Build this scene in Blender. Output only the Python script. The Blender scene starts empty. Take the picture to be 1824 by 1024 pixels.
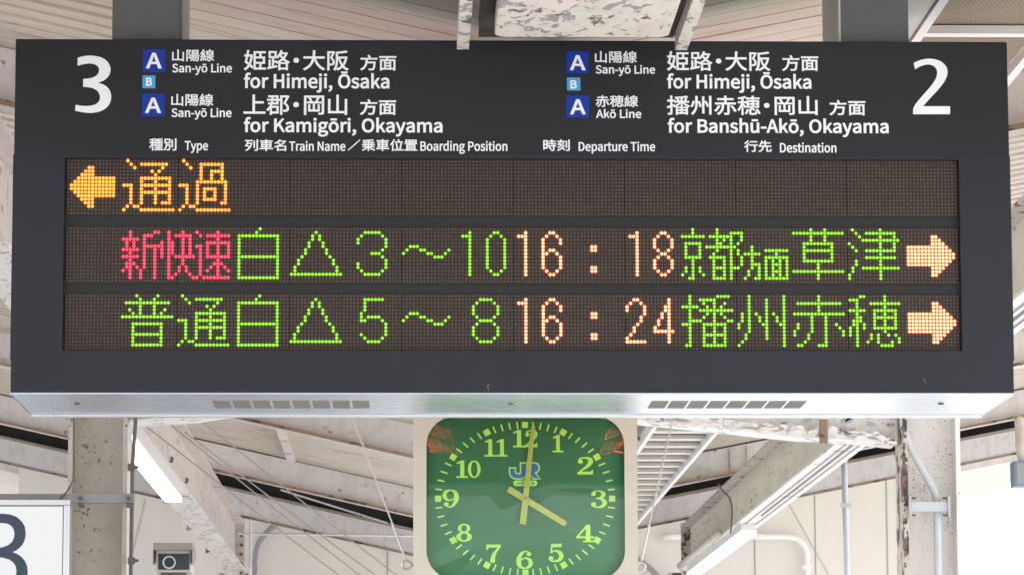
import bpy, bmesh, math, random
from mathutils import Vector, Matrix
from mathutils.geometry import delaunay_2d_cdt
random.seed(7)
C = bpy.context.scene.collection
SC = bpy.context.scene
R = math.radians

# ------------------------------------------------------------------ camera, world, sun, exposure
CZ = 1.65                                   # eye height above the platform
FPX, YAW, PITCH, ROLL = 6641.65, 0.02847, 0.13407, -0.00257
cam_d = bpy.data.cameras.new('camera'); cam = bpy.data.objects.new('camera', cam_d); C.objects.link(cam)
cam_d.sensor_width = 36.0; cam_d.lens = FPX * 36.0 / 1824.0
cam_d.clip_start = 0.1; cam_d.clip_end = 2000
_f = Vector((math.sin(YAW)*math.cos(PITCH), math.cos(YAW)*math.cos(PITCH), math.sin(PITCH)))
_r = Vector((math.cos(YAW), -math.sin(YAW), 0)); _u = _r.cross(_f)
_r, _u = math.cos(ROLL)*_r + math.sin(ROLL)*_u, -math.sin(ROLL)*_r + math.cos(ROLL)*_u
cam.matrix_world = Matrix(((_r.x, _u.x, -_f.x, 0), (_r.y, _u.y, -_f.y, 0), (_r.z, _u.z, -_f.z, CZ), (0, 0, 0, 1)))
SC.camera = cam
cam_d.dof.use_dof = True; cam_d.dof.focus_distance = 10.75; cam_d.dof.aperture_fstop = 32

EXPOSURE = 1.36
SUN_EL, SUN_AZ = 36.0, 104.0                # azimuth clockwise from +Y (looking direction)
w = bpy.data.worlds.new('World'); SC.world = w; w.use_nodes = True
nt = w.node_tree; nt.nodes.clear()
sky = nt.nodes.new('ShaderNodeTexSky'); sky.sky_type = 'NISHITA'; sky.sun_disc = False
sky.sun_elevation = R(SUN_EL); sky.sun_rotation = R(SUN_AZ); sky.dust_density = 4.0; sky.air_density = 1.0; sky.ozone_density = 1.0
bg = nt.nodes.new('ShaderNodeBackground'); bg.inputs['Strength'].default_value = 0.15
wo = nt.nodes.new('ShaderNodeOutputWorld')
cl_ = nt.nodes.new('ShaderNodeMix'); cl_.data_type = 'RGBA'      # thin bright summer cloud over most of the sky
tc_ = nt.nodes.new('ShaderNodeTexCoord'); nz_ = nt.nodes.new('ShaderNodeTexNoise'); nz_.inputs['Scale'].default_value = 2.2; nz_.inputs['Detail'].default_value = 6
mr_ = nt.nodes.new('ShaderNodeMapRange'); mr_.inputs['From Min'].default_value = 0.35; mr_.inputs['From Max'].default_value = 0.65; mr_.inputs['To Min'].default_value = 0.55; mr_.inputs['To Max'].default_value = 0.95
nt.links.new(tc_.outputs['Generated'], nz_.inputs['Vector']); nt.links.new(nz_.outputs['Fac'], mr_.inputs['Value']); nt.links.new(mr_.outputs[0], cl_.inputs[0])
cl_.inputs[7].default_value = (7.6, 7.8, 8.2, 1); nt.links.new(sky.outputs[0], cl_.inputs[6])
nt.links.new(cl_.outputs[2], bg.inputs[0]); nt.links.new(bg.outputs[0], wo.inputs[0])
sun_d = bpy.data.lights.new('sun', 'SUN'); sun_d.energy = 5.0; sun_d.angle = R(0.6); sun_d.color = (1.0, 0.98, 0.95)
sun = bpy.data.objects.new('sun', sun_d); C.objects.link(sun)
_sd = Vector((math.sin(R(SUN_AZ))*math.cos(R(SUN_EL)), math.cos(R(SUN_AZ))*math.cos(R(SUN_EL)), math.sin(R(SUN_EL))))
sun.rotation_euler = _sd.to_track_quat('Z', 'Y').to_euler(); sun.location = _sd * 60
SC.view_settings.view_transform = 'Standard'; SC.view_settings.look = 'None'
SC.view_settings.exposure = EXPOSURE; SC.view_settings.gamma = 1.0
SC.cycles.max_bounces = 10; SC.cycles.diffuse_bounces = 6; SC.cycles.sample_clamp_indirect = 6.0
EMK = 2.0 ** (-EXPOSURE)                    # lamp brightness that shows as full at this exposure

# ------------------------------------------------------------------ measuring helpers
def ray(px, py):
    return _f + _r * ((px - 912) / FPX) - _u * ((py - 512) / FPX)
def at(px, py, Y):                          # point seen at that place of the photo, at depth Y
    d = ray(px, py); d = d * (Y / d.y); return Vector((d.x, d.y, d.z + CZ))
def at_z(px, py, z):                        # the same on the level z
    d = ray(px, py); d = d * ((z - CZ) / d.z); return Vector((d.x, d.y, z))
def at_x(px, py, X):
    d = ray(px, py); d = d * (X / d.x); return Vector((d.x, d.y, d.z + CZ))

# ------------------------------------------------------------------ objects
def tag(o, label=None, cat=None, group=None, kind=None):
    if label: o['label'] = label
    if cat: o['category'] = cat
    if group: o['group'] = group
    if kind: o['kind'] = kind
    return o
def thing(name, label, cat, loc=(0, 0, 0), group=None, kind='thing'):
    o = bpy.data.objects.new(name, None); C.objects.link(o); o.location = loc; o.empty_display_size = 0.1
    return tag(o, label, cat, group, kind)
class MB:
    """collects faces in world space; build() links them as ONE mesh object"""
    def __init__(s): s.v = []; s.f = []
    def quad(s, *p):
        n = len(s.v); s.v += [tuple(q) for q in p]; s.f.append(tuple(range(n, n + len(p)))); return s
    def box(s, x0, x1, y0, y1, z0, z1):
        n = len(s.v)
        s.v += [(x0, y0, z0), (x1, y0, z0), (x1, y1, z0), (x0, y1, z0), (x0, y0, z1), (x1, y0, z1), (x1, y1, z1), (x0, y1, z1)]
        s.f += [tuple(n + i for i in q) for q in ((0, 3, 2, 1), (4, 5, 6, 7), (0, 1, 5, 4), (1, 2, 6, 5), (2, 3, 7, 6), (3, 0, 4, 7))]
        return s
    def hexa(s, p):                          # 8 corners: bottom ring then top ring (same order as box)
        n = len(s.v); s.v += [tuple(q) for q in p]
        s.f += [tuple(n + i for i in q) for q in ((0, 3, 2, 1), (4, 5, 6, 7), (0, 1, 5, 4), (1, 2, 6, 5), (2, 3, 7, 6), (3, 0, 4, 7))]
        return s
    def prism_y(s, pts, y0, y1):             # outline in (x, z), counter-clockwise seen from -Y
        n = len(s.v); k = len(pts)
        s.v += [(x, y0, z) for x, z in pts] + [(x, y1, z) for x, z in pts]
        s.f.append(tuple(range(n, n + k))); s.f.append(tuple(range(n + 2*k - 1, n + k - 1, -1)))
        for i in range(k):
            j = (i + 1) % k; s.f.append((n + j, n + i, n + k + i, n + k + j))
        return s
    def tube(s, pts, r, seg=10, cap=True):
        pts = [Vector(p) for p in pts]; n0 = len(s.v)
        up = None
        for i, p in enumerate(pts):
            t = (pts[min(i + 1, len(pts) - 1)] - pts[max(i - 1, 0)]).normalized()
            if up is None: up = t.orthogonal().normalized()
            up = (up - t * up.dot(t)).normalized(); b = t.cross(up)
            rr = r[i] if isinstance(r, (list, tuple)) else r
            for k in range(seg):
                a = 2 * math.pi * k / seg; s.v.append(tuple(p + (up * math.cos(a) + b * math.sin(a)) * rr))
        for i in range(len(pts) - 1):
            for k in range(seg):
                a = n0 + i*seg + k; b2 = n0 + i*seg + (k + 1) % seg
                s.f.append((a, b2, b2 + seg, a + seg))
        if cap:
            s.f.append(tuple(n0 + k for k in reversed(range(seg)))); e = n0 + (len(pts) - 1)*seg
            s.f.append(tuple(e + k for k in range(seg)))
        return s
    def build(s, name, mat, parent=None, smooth=False, bevel=0.0):
        me = bpy.data.meshes.new(name); me.from_pydata(s.v, [], s.f); me.update()
        if smooth: me.shade_smooth()
        o = bpy.data.objects.new(name, me); C.objects.link(o)
        if mat: me.materials.append(mat)
        if parent: set_parent(o, parent)
        if bevel:
            b = o.modifiers.new('edge', 'BEVEL'); b.width = bevel; b.segments = 2; b.limit_method = 'ANGLE'; b.angle_limit = R(40)
        return o
def set_parent(o, p):                       # meshes keep world coordinates under their thing
    o.parent = p
    o.matrix_parent_inverse = Matrix.Translation(p.location).inverted() if p.parent is None else Matrix.Identity(4)
def smooth_path(pts, n=6):
    pts = [Vector(p) for p in pts]; out = []
    for i in range(len(pts) - 1):
        a, b, c, d = pts[max(i-1, 0)], pts[i], pts[i+1], pts[min(i+2, len(pts)-1)]
        for k in range(n):
            t = k / n
            out.append(0.5*((2*b) + (-a + c)*t + (2*a - 5*b + 4*c - d)*t*t + (-a + 3*b - 3*c + d)*t**3))
    return out + [pts[-1]]

# ------------------------------------------------------------------ materials
def mat(name, col=(0.5, 0.5, 0.5), rough=0.6, metal=0.0, spec=0.5):
    m = bpy.data.materials.new(name); m.use_nodes = True; b = m.node_tree.nodes['Principled BSDF']
    b.inputs['Base Color'].default_value = (*col, 1); b.inputs['Roughness'].default_value = rough
    b.inputs['Metallic'].default_value = metal; b.inputs['Specular IOR Level'].default_value = spec
    return m
def N(m, t, **kw):
    n = m.node_tree.nodes.new(t)
    for k, v in kw.items(): setattr(n, k, v)
    return n
def L(m, a, b): m.node_tree.links.new(a, b)
def pos_vec(m, scale=(1, 1, 1), off=(0, 0, 0)):
    g = N(m, 'ShaderNodeNewGeometry'); mp = N(m, 'ShaderNodeMapping')
    mp.inputs['Scale'].default_value = scale; mp.inputs['Location'].default_value = off
    L(m, g.outputs['Position'], mp.inputs['Vector']); return mp.outputs[0]
def noise(m, vec, scale, detail=4, rough=0.55, dist=0.0):
    n = N(m, 'ShaderNodeTexNoise'); n.inputs['Scale'].default_value = scale; n.inputs['Detail'].default_value = detail
    n.inputs['Roughness'].default_value = rough; n.inputs['Distortion'].default_value = dist
    L(m, vec, n.inputs['Vector']); return n.outputs['Fac']
def ramp(m, fac, stops):
    r = N(m, 'ShaderNodeValToRGB'); e = r.color_ramp.elements
    while len(e) < len(stops): e.new(0.5)
    for k, (p, c) in zip(e, stops):
        k.position = p; k.color = (*c, 1) if len(c) == 3 else c
    L(m, fac, r.inputs['Fac']); return r.outputs['Color']
def mix(m, fac, a, b, mode='MIX'):
    n = N(m, 'ShaderNodeMix', data_type='RGBA', blend_type=mode)
    for s, v in ((n.inputs[0], fac), (n.inputs[6], a), (n.inputs[7], b)):
        if hasattr(v, 'is_linked') or hasattr(v, 'links'): L(m, v, s)
        elif isinstance(v, (int, float)): s.default_value = v
        else: s.default_value = (*v, 1)
    return n.outputs[2]
BW = lambda a, b: [(a, (0, 0, 0)), (b, (1, 1, 1))]
def paint(name, base, base2, rust=(0.085, 0.05, 0.035), chip=(0.26, 0.25, 0.25), rust_t=0.66, chip_t=0.70, sc=(1, 1, 1), rough=0.55, off=(0, 0, 0), bump=0.25, fine=26.0):
    """old oil paint on steel: dirt clouds, chipped patches down to grey primer, rust specks"""
    m = mat(name, base, rough); b = m.node_tree.nodes['Principled BSDF']; v = pos_vec(m, sc, off)
    col = mix(m, ramp(m, noise(m, v, 1.7, 6, 0.6), BW(0.35, 0.7)), base, base2)
    dirt = ramp(m, noise(m, v, 9.0, 8, 0.7), BW(0.48, 0.8))
    col = mix(m, dirt, col, tuple(c*0.72 for c in base))
    st = ramp(m, noise(m, pos_vec(m, (sc[0]*7, sc[1]*7, sc[2]*0.5), off), 3.0, 6, 0.65), BW(0.52, 0.78))   # rain streaks
    col = mix(m, st, col, tuple(c*0.80 for c in base))
    big = noise(m, v, 3.1, 2, 0.5)
    cm = N(m, 'ShaderNodeMath', operation='ADD'); L(m, noise(m, v, fine, 6, 0.62, 0.6), cm.inputs[0])
    sm = N(m, 'ShaderNodeMath', operation='MULTIPLY_ADD'); L(m, big, sm.inputs[0]); sm.inputs[1].default_value = 0.35; sm.inputs[2].default_value = -0.175
    L(m, sm.outputs[0], cm.inputs[1])
    chipm = ramp(m, cm.outputs[0], BW(chip_t, chip_t + 0.012)); col = mix(m, chipm, col, chip)
    rm = N(m, 'ShaderNodeMath', operation='ADD'); L(m, noise(m, v, fine*0.8, 5, 0.6, 0.3), rm.inputs[0])
    s2 = N(m, 'ShaderNodeMath', operation='MULTIPLY_ADD'); L(m, noise(m, v, 2.3, 3), s2.inputs[0]); s2.inputs[1].default_value = 0.4; s2.inputs[2].default_value = -0.2
    L(m, s2.outputs[0], rm.inputs[1])
    rustm = ramp(m, rm.outputs[0], BW(rust_t, rust_t + 0.03)); col = mix(m, rustm, col, rust)
    L(m, col, b.inputs['Base Color'])
    bp = N(m, 'ShaderNodeBump'); bp.inputs['Strength'].default_value = bump; bp.inputs['Distance'].default_value = 0.004; bp.invert = True
    h = mix(m, rustm, chipm, (1, 1, 1)); L(m, h, bp.inputs['Height']); L(m, bp.outputs[0], b.inputs['Normal'])
    return m
def emit(name, col, s):
    m = mat(name, (0.02, 0.02, 0.02), 0.4); b = m.node_tree.nodes['Principled BSDF']
    b.inputs['Emission Color'].default_value = (*col, 1); b.inputs['Emission Strength'].default_value = s * EMK
    return m
def vary(m, lo, hi, sock, base):
    """each separate dot a little brighter or dimmer"""
    b = m.node_tree.nodes['Principled BSDF']; g = N(m, 'ShaderNodeNewGeometry'); r = N(m, 'ShaderNodeMapRange')
    r.inputs['To Min'].default_value = lo; r.inputs['To Max'].default_value = hi; L(m, g.outputs['Random Per Island'], r.inputs['Value'])
    if sock == 'Emission Strength':
        k = N(m, 'ShaderNodeMath', operation='MULTIPLY'); L(m, r.outputs[0], k.inputs[0]); k.inputs[1].default_value = base; L(m, k.outputs[0], b.inputs[sock])
    else:
        v = N(m, 'ShaderNodeHueSaturation'); v.inputs['Color'].default_value = (*base, 1); L(m, r.outputs[0], v.inputs['Value']); L(m, v.outputs[0], b.inputs[sock])
    return m
def tinted(name, col, rough, scale=4.0, amt=0.25, metal=0.0, stretch=(1, 1, 1), spec=0.5):
    m = mat(name, col, rough, metal, spec); b = m.node_tree.nodes['Principled BSDF']; v = pos_vec(m, stretch)
    f = noise(m, v, scale, 7, 0.62)
    L(m, mix(m, ramp(m, f, BW(0.3, 0.72)), tuple(c*(1-amt) for c in col), tuple(min(1, c*(1+amt*0.5)) for c in col)), b.inputs['Base Color'])
    rr = N(m, 'ShaderNodeMapRange'); rr.inputs['To Min'].default_value = rough*0.85; rr.inputs['To Max'].default_value = min(1, rough*1.25)
    L(m, f, rr.inputs['Value']); L(m, rr.outputs[0], b.inputs['Roughness'])
    return m
# ------------------------------------------------------------------ palette
CREAM, CREAM2 = (0.57, 0.53, 0.49), (0.60, 0.55, 0.52)
M = {}
M['cream'] = paint('old_cream_paint', CREAM, CREAM2, rust_t=0.70, chip_t=0.80)
M['cream_worn'] = paint('worn_cream_paint', (0.56, 0.515, 0.475), (0.58, 0.52, 0.49), rust_t=0.60, chip_t=0.64, fine=16, bump=0.5)
M['flake'] = paint('flaking_white_paint', (0.76, 0.745, 0.72), (0.80, 0.78, 0.75), rust=(0.20, 0.12, 0.09), chip=(0.30, 0.29, 0.30), rust_t=0.70, chip_t=0.62, fine=11, bump=1.0, sc=(0.7, 1, 1.5))
M['column'] = paint('column_paint', (0.52, 0.485, 0.415), (0.53, 0.485, 0.44), rust=(0.10, 0.075, 0.06), rust_t=0.635, chip_t=0.80, fine=62, sc=(1, 1, 0.8))
M['flange_mottled'] = paint('mottled_flange_paint', (0.72, 0.69, 0.65), (0.68, 0.64, 0.60), rust=(0.30, 0.24, 0.20), chip=(0.47, 0.42, 0.37), rust_t=0.62, chip_t=0.55, fine=13, bump=0.6, sc=(1.6, 0.55, 1))
M['web_pink'] = paint('pinkish_web_paint', (0.56, 0.505, 0.47), (0.60, 0.54, 0.51), rust=(0.22, 0.16, 0.13), rust_t=0.615, chip=(0.42, 0.36, 0.32), chip_t=0.66, fine=17, bump=0.4, sc=(1, 0.6, 1))
M['column_speck'] = paint('speckled_column_paint', (0.80, 0.785, 0.755), (0.82, 0.79, 0.77), rust=(0.22, 0.19, 0.17), rust_t=0.655, chip_t=0.85, fine=120, sc=(1, 1, 0.8), bump=0.15)
M['girder_green'] = paint('pale_greenish_paint', (0.66, 0.64, 0.53), (0.68, 0.65, 0.55), rust=(0.17, 0.13, 0.09), rust_t=0.635, chip_t=0.85, fine=40, sc=(1, 0.2, 1))
M['rusty_edge'] = paint('rusted_flange_paint', (0.56, 0.55, 0.45), (0.60, 0.57, 0.50), rust=(0.06, 0.035, 0.035), chip=(0.30, 0.17, 0.15), rust_t=0.53, chip_t=0.62, fine=12, bump=0.9, sc=(1, 1, 0.7))
M['soffit'] = paint('flaking_gutter_paint', (0.74, 0.69, 0.62), (0.76, 0.71, 0.64), rust=(0.16, 0.13, 0.11), chip=(0.33, 0.33, 0.34), rust_t=0.585, chip_t=0.585, fine=24, bump=0.7, sc=(1.0, 0.5, 1))
M['rafter'] = paint('rafter_paint', (0.66, 0.625, 0.59), (0.67, 0.625, 0.60), rust=(0.32, 0.23, 0.16), rust_t=0.66, chip_t=0.9, fine=18, bump=0.15)
M['rust_lip'] = paint('rust_streaked_lip', (0.33, 0.235, 0.17), (0.20, 0.13, 0.09), rust=(0.10, 0.05, 0.03), rust_t=0.56, chip_t=0.75, fine=22, bump=0.6, sc=(0.5, 1, 1))
def wood():
    m = mat('roof_boards', (0.5, 0.45, 0.38), 0.75); b = m.node_tree.nodes['Principled BSDF']
    g = N(m, 'ShaderNodeNewGeometry'); sx = N(m, 'ShaderNodeSeparateXYZ'); L(m, g.outputs['Position'], sx.inputs[0])
    k = N(m, 'ShaderNodeMath', operation='DIVIDE'); L(m, sx.outputs['Y'], k.inputs[0]); k.inputs[1].default_value = 0.17
    fl = N(m, 'ShaderNodeMath', operation='FLOOR'); L(m, k.outputs[0], fl.inputs[0])
    wn = N(m, 'ShaderNodeTexWhiteNoise', noise_dimensions='1D'); L(m, fl.outputs[0], wn.inputs['W'])
    v = pos_vec(m, (0.35, 4.0, 1.0)); v2 = pos_vec(m, (0.7, 2.2, 1.0), (3, 1, 0))
    col = mix(m, ramp(m, noise(m, v, 5, 8, 0.65, 1.2), BW(0.3, 0.75)), (0.60, 0.54, 0.475), (0.51, 0.445, 0.375))
    col = mix(m, ramp(m, noise(m, v2, 2.6, 4, 0.55, 0.8), BW(0.54, 0.70)), col, (0.47, 0.36, 0.29))
    col = mix(m, ramp(m, noise(m, pos_vec(m, (1.6, 6.0, 1.0)), 3.0, 3), BW(0.66, 0.72)), col, (0.36, 0.27, 0.20))
    col = mix(m, ramp(m, noise(m, pos_vec(m, (0.5, 0.25, 1.0), (9, 2, 0)), 1.6, 3), BW(0.5, 0.7)), col, (0.50, 0.48, 0.37))
    vv = N(m, 'ShaderNodeMapRange'); vv.inputs['To Min'].default_value = 0.94; vv.inputs['To Max'].default_value = 1.04; L(m, wn.outputs['Value'], vv.inputs['Value'])
    h = N(m, 'ShaderNodeHueSaturation'); L(m, col, h.inputs['Color']); L(m, vv.outputs[0], h.inputs['Value'])
    L(m, h.outputs[0], b.inputs['Base Color'])
    bp = N(m, 'ShaderNodeBump'); bp.inputs['Strength'].default_value = 0.2; bp.inputs['Distance'].default_value = 0.003
    L(m, noise(m, v, 9, 6, 0.6), bp.inputs['Height']); L(m, bp.outputs[0], b.inputs['Normal'])
    return m
M['wood'] = wood()
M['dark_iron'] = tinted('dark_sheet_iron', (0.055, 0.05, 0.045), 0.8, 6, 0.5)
M['wall'] = tinted('wall_panel_paint', (0.69, 0.66, 0.605), 0.6, 1.3, 0.11, stretch=(1, 1, 0.3))
M['seam'] = mat('wall_seam', (0.34, 0.31, 0.27), 0.7)
M['sign_dark'] = tinted('sign_charcoal_face', (0.018, 0.0185, 0.022), 0.5, 1.6, 0.14, spec=0.3)
M['bezel'] = tinted('display_charcoal_bezel', (0.0155, 0.0185, 0.0255), 0.45, 1.6, 0.14, spec=0.35)
M['sep'] = mat('display_separator', (0.011, 0.010, 0.010), 0.6)
M['white'] = mat('white_lettering', (0.88, 0.89, 0.91), 0.45)
M['blue'] = mat('dark_blue_badge', (0.002, 0.036, 0.34), 0.5, 0.0, 0.3)
M['cyan'] = mat('light_blue_badge', (0.055, 0.37, 0.72), 0.4)
def alu(name, col, rough, sc):
    m = mat(name, col, rough, 1.0); b = m.node_tree.nodes['Principled BSDF']
    f = noise(m, pos_vec(m, sc), 5, 6, 0.6)
    rr = N(m, 'ShaderNodeMapRange'); rr.inputs['To Min'].default_value = rough*0.7; rr.inputs['To Max'].default_value = rough*1.5
    L(m, f, rr.inputs['Value']); L(m, rr.outputs[0], b.inputs['Roughness']); return m
M['alu'] = alu('brushed_aluminium', (0.55, 0.60, 0.69), 0.24, (0.4, 14, 1))
M['alu_frame'] = alu('anodised_frame', (0.72, 0.73, 0.75), 0.35, (1, 1, 0.4))
M['vent'] = mat('vent_mesh', (0.23, 0.215, 0.20), 0.8)
M['post'] = tinted('hanger_dark_paint', (0.115, 0.12, 0.125), 0.5, 5, 0.12)
M['post_side'] = tinted('hanger_side_plate', (0.52, 0.54, 0.55), 0.5, 5, 0.08)
M['galv'] = tinted('galvanised_steel', (0.44, 0.48, 0.52), 0.42, 14, 0.15, metal=0.35)
M['grey_pipe'] = tinted('grey_conduit', (0.27, 0.27, 0.28), 0.55, 12, 0.15)
M['pale_pipe'] = tinted('pale_grey_conduit', (0.50, 0.55, 0.58), 0.4, 10, 0.08)
M['white_pipe'] = tinted('white_painted_pipe', (0.78, 0.77, 0.75), 0.5, 10, 0.06)
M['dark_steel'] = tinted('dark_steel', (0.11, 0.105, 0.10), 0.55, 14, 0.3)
M['wire'] = mat('thin_cable', (0.20, 0.18, 0.15), 0.6)
M['steel_wire'] = mat('steel_wire', (0.52, 0.51, 0.48), 0.35, 0.8)
M['black'] = mat('black_cable', (0.03, 0.03, 0.03), 0.6)
M['lamp_body'] = mat('lamp_body_white', (0.62, 0.61, 0.60), 0.45)
M['lamp'] = emit('fluorescent_lens', (1.0, 1.0, 0.98), 3.5)
M['clock_case'] = tinted('clock_ivory_case', (0.555, 0.585, 0.475), 0.45, 5, 0.06)
M['dial'] = tinted('clock_green_dial', (0.072, 0.36, 0.165), 0.55, 3, 0.10)
M['lime'] = mat('lime_added_glow', (0.60, 1.0, 0.17), 0.5)
b_ = M['lime'].node_tree.nodes['Principled BSDF']; b_.inputs['Emission Color'].default_value = (0.42, 1.0, 0.14, 1); b_.inputs['Emission Strength'].default_value = 0.3*EMK   # faint glow added to brighten the numerals, marks and emblem
M['hand'] = mat('pale_lime_hand', (0.76, 1.0, 0.22), 0.4)
M['hub'] = mat('hub_steel', (0.4, 0.42, 0.40), 0.4, 0.6)
M['logo_blue'] = mat('logo_blue', (0.075, 0.34, 0.86), 0.4)
def glass():
    m = bpy.data.materials.new('clear_cover'); m.use_nodes = True; t = m.node_tree; t.nodes.clear()
    o = t.nodes.new('ShaderNodeOutputMaterial'); mx = t.nodes.new('ShaderNodeMixShader'); fr = t.nodes.new('ShaderNodeFresnel'); fr.inputs['IOR'].default_value = 1.5
    tr = t.nodes.new('ShaderNodeBsdfTransparent'); tr.inputs[0].default_value = (0.97, 0.98, 0.97, 1); gl = t.nodes.new('ShaderNodeBsdfGlossy'); gl.inputs['Roughness'].default_value = 0.0
    t.links.new(fr.outputs[0], mx.inputs[0]); t.links.new(tr.outputs[0], mx.inputs[1]); t.links.new(gl.outputs[0], mx.inputs[2]); t.links.new(mx.outputs[0], o.inputs[0])
    return m
M['glass'] = glass()
M['board'] = tinted('led_board', (0.022, 0.0135, 0.010), 0.6, 2, 0.15)
M['dot'] = vary(mat('unlit_lamp', (0.1, 0.08, 0.06), 0.45, 0, 0.3), 0.82, 1.18, 'Base Color', (0.110, 0.080, 0.060))
M['led_green'] = vary(emit('led_green', (0.36, 1.0, 0.015), 1.1), 0.88, 1.12, 'Emission Strength', 1.1*EMK)
M['led_orange'] = vary(emit('led_orange', (1.0, 0.155, 0.016), 5.0), 0.85, 1.15, 'Emission Strength', 5.0*EMK)
M['led_amber'] = vary(emit('led_amber', (1.0, 0.165, 0.085), 6.2), 0.85, 1.15, 'Emission Strength', 6.2*EMK)
M['led_red'] = vary(emit('led_red', (1.0, 0.026, 0.062), 3.0), 0.85, 1.15, 'Emission Strength', 3.2*EMK)
M['led_back'] = emit('led_back_red', (1.0, 0.035, 0.02), 60.0)
M['lightbox'] = emit('lit_white_panel', (0.97, 0.98, 1.0), 0.85)
M['slate'] = mat('slate_numeral', (0.040, 0.058, 0.090), 0.5)
M['mesh'] = tinted('expanded_metal', (0.52, 0.44, 0.33), 0.6, 20, 0.1)
M['pale_green'] = tinted('pale_green_steel', (0.47, 0.48, 0.42), 0.5, 4, 0.08)
M['slat'] = tinted('tan_slat_paint', (0.60, 0.565, 0.50), 0.5, 7, 0.12)
M['gasket'] = mat('grey_gasket', (0.22, 0.225, 0.23), 0.6)
M['white_steel'] = tinted('white_steel', (0.74, 0.74, 0.73), 0.45, 6, 0.05)
M['lens'] = mat('camera_window', (0.035, 0.045, 0.055), 0.15)
M['lens_ring'] = mat('lens_ring', (0.55, 0.62, 0.66), 0.3)
M['cam_body'] = tinted('camera_housing', (0.50, 0.46, 0.40), 0.5, 8, 0.06)
M['cam_hood'] = tinted('camera_hood', (0.27, 0.245, 0.225), 0.55, 8, 0.06)
M['blue_box'] = tinted('blue_grey_box', (0.16, 0.22, 0.32), 0.5, 8, 0.1)
M['platform'] = tinted('platform_paving', (0.46, 0.46, 0.47), 0.8, 1.5, 0.12)
M['ground'] = tinted('ballast_ground', (0.42, 0.42, 0.425), 0.9, 0.6, 0.2)
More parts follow.
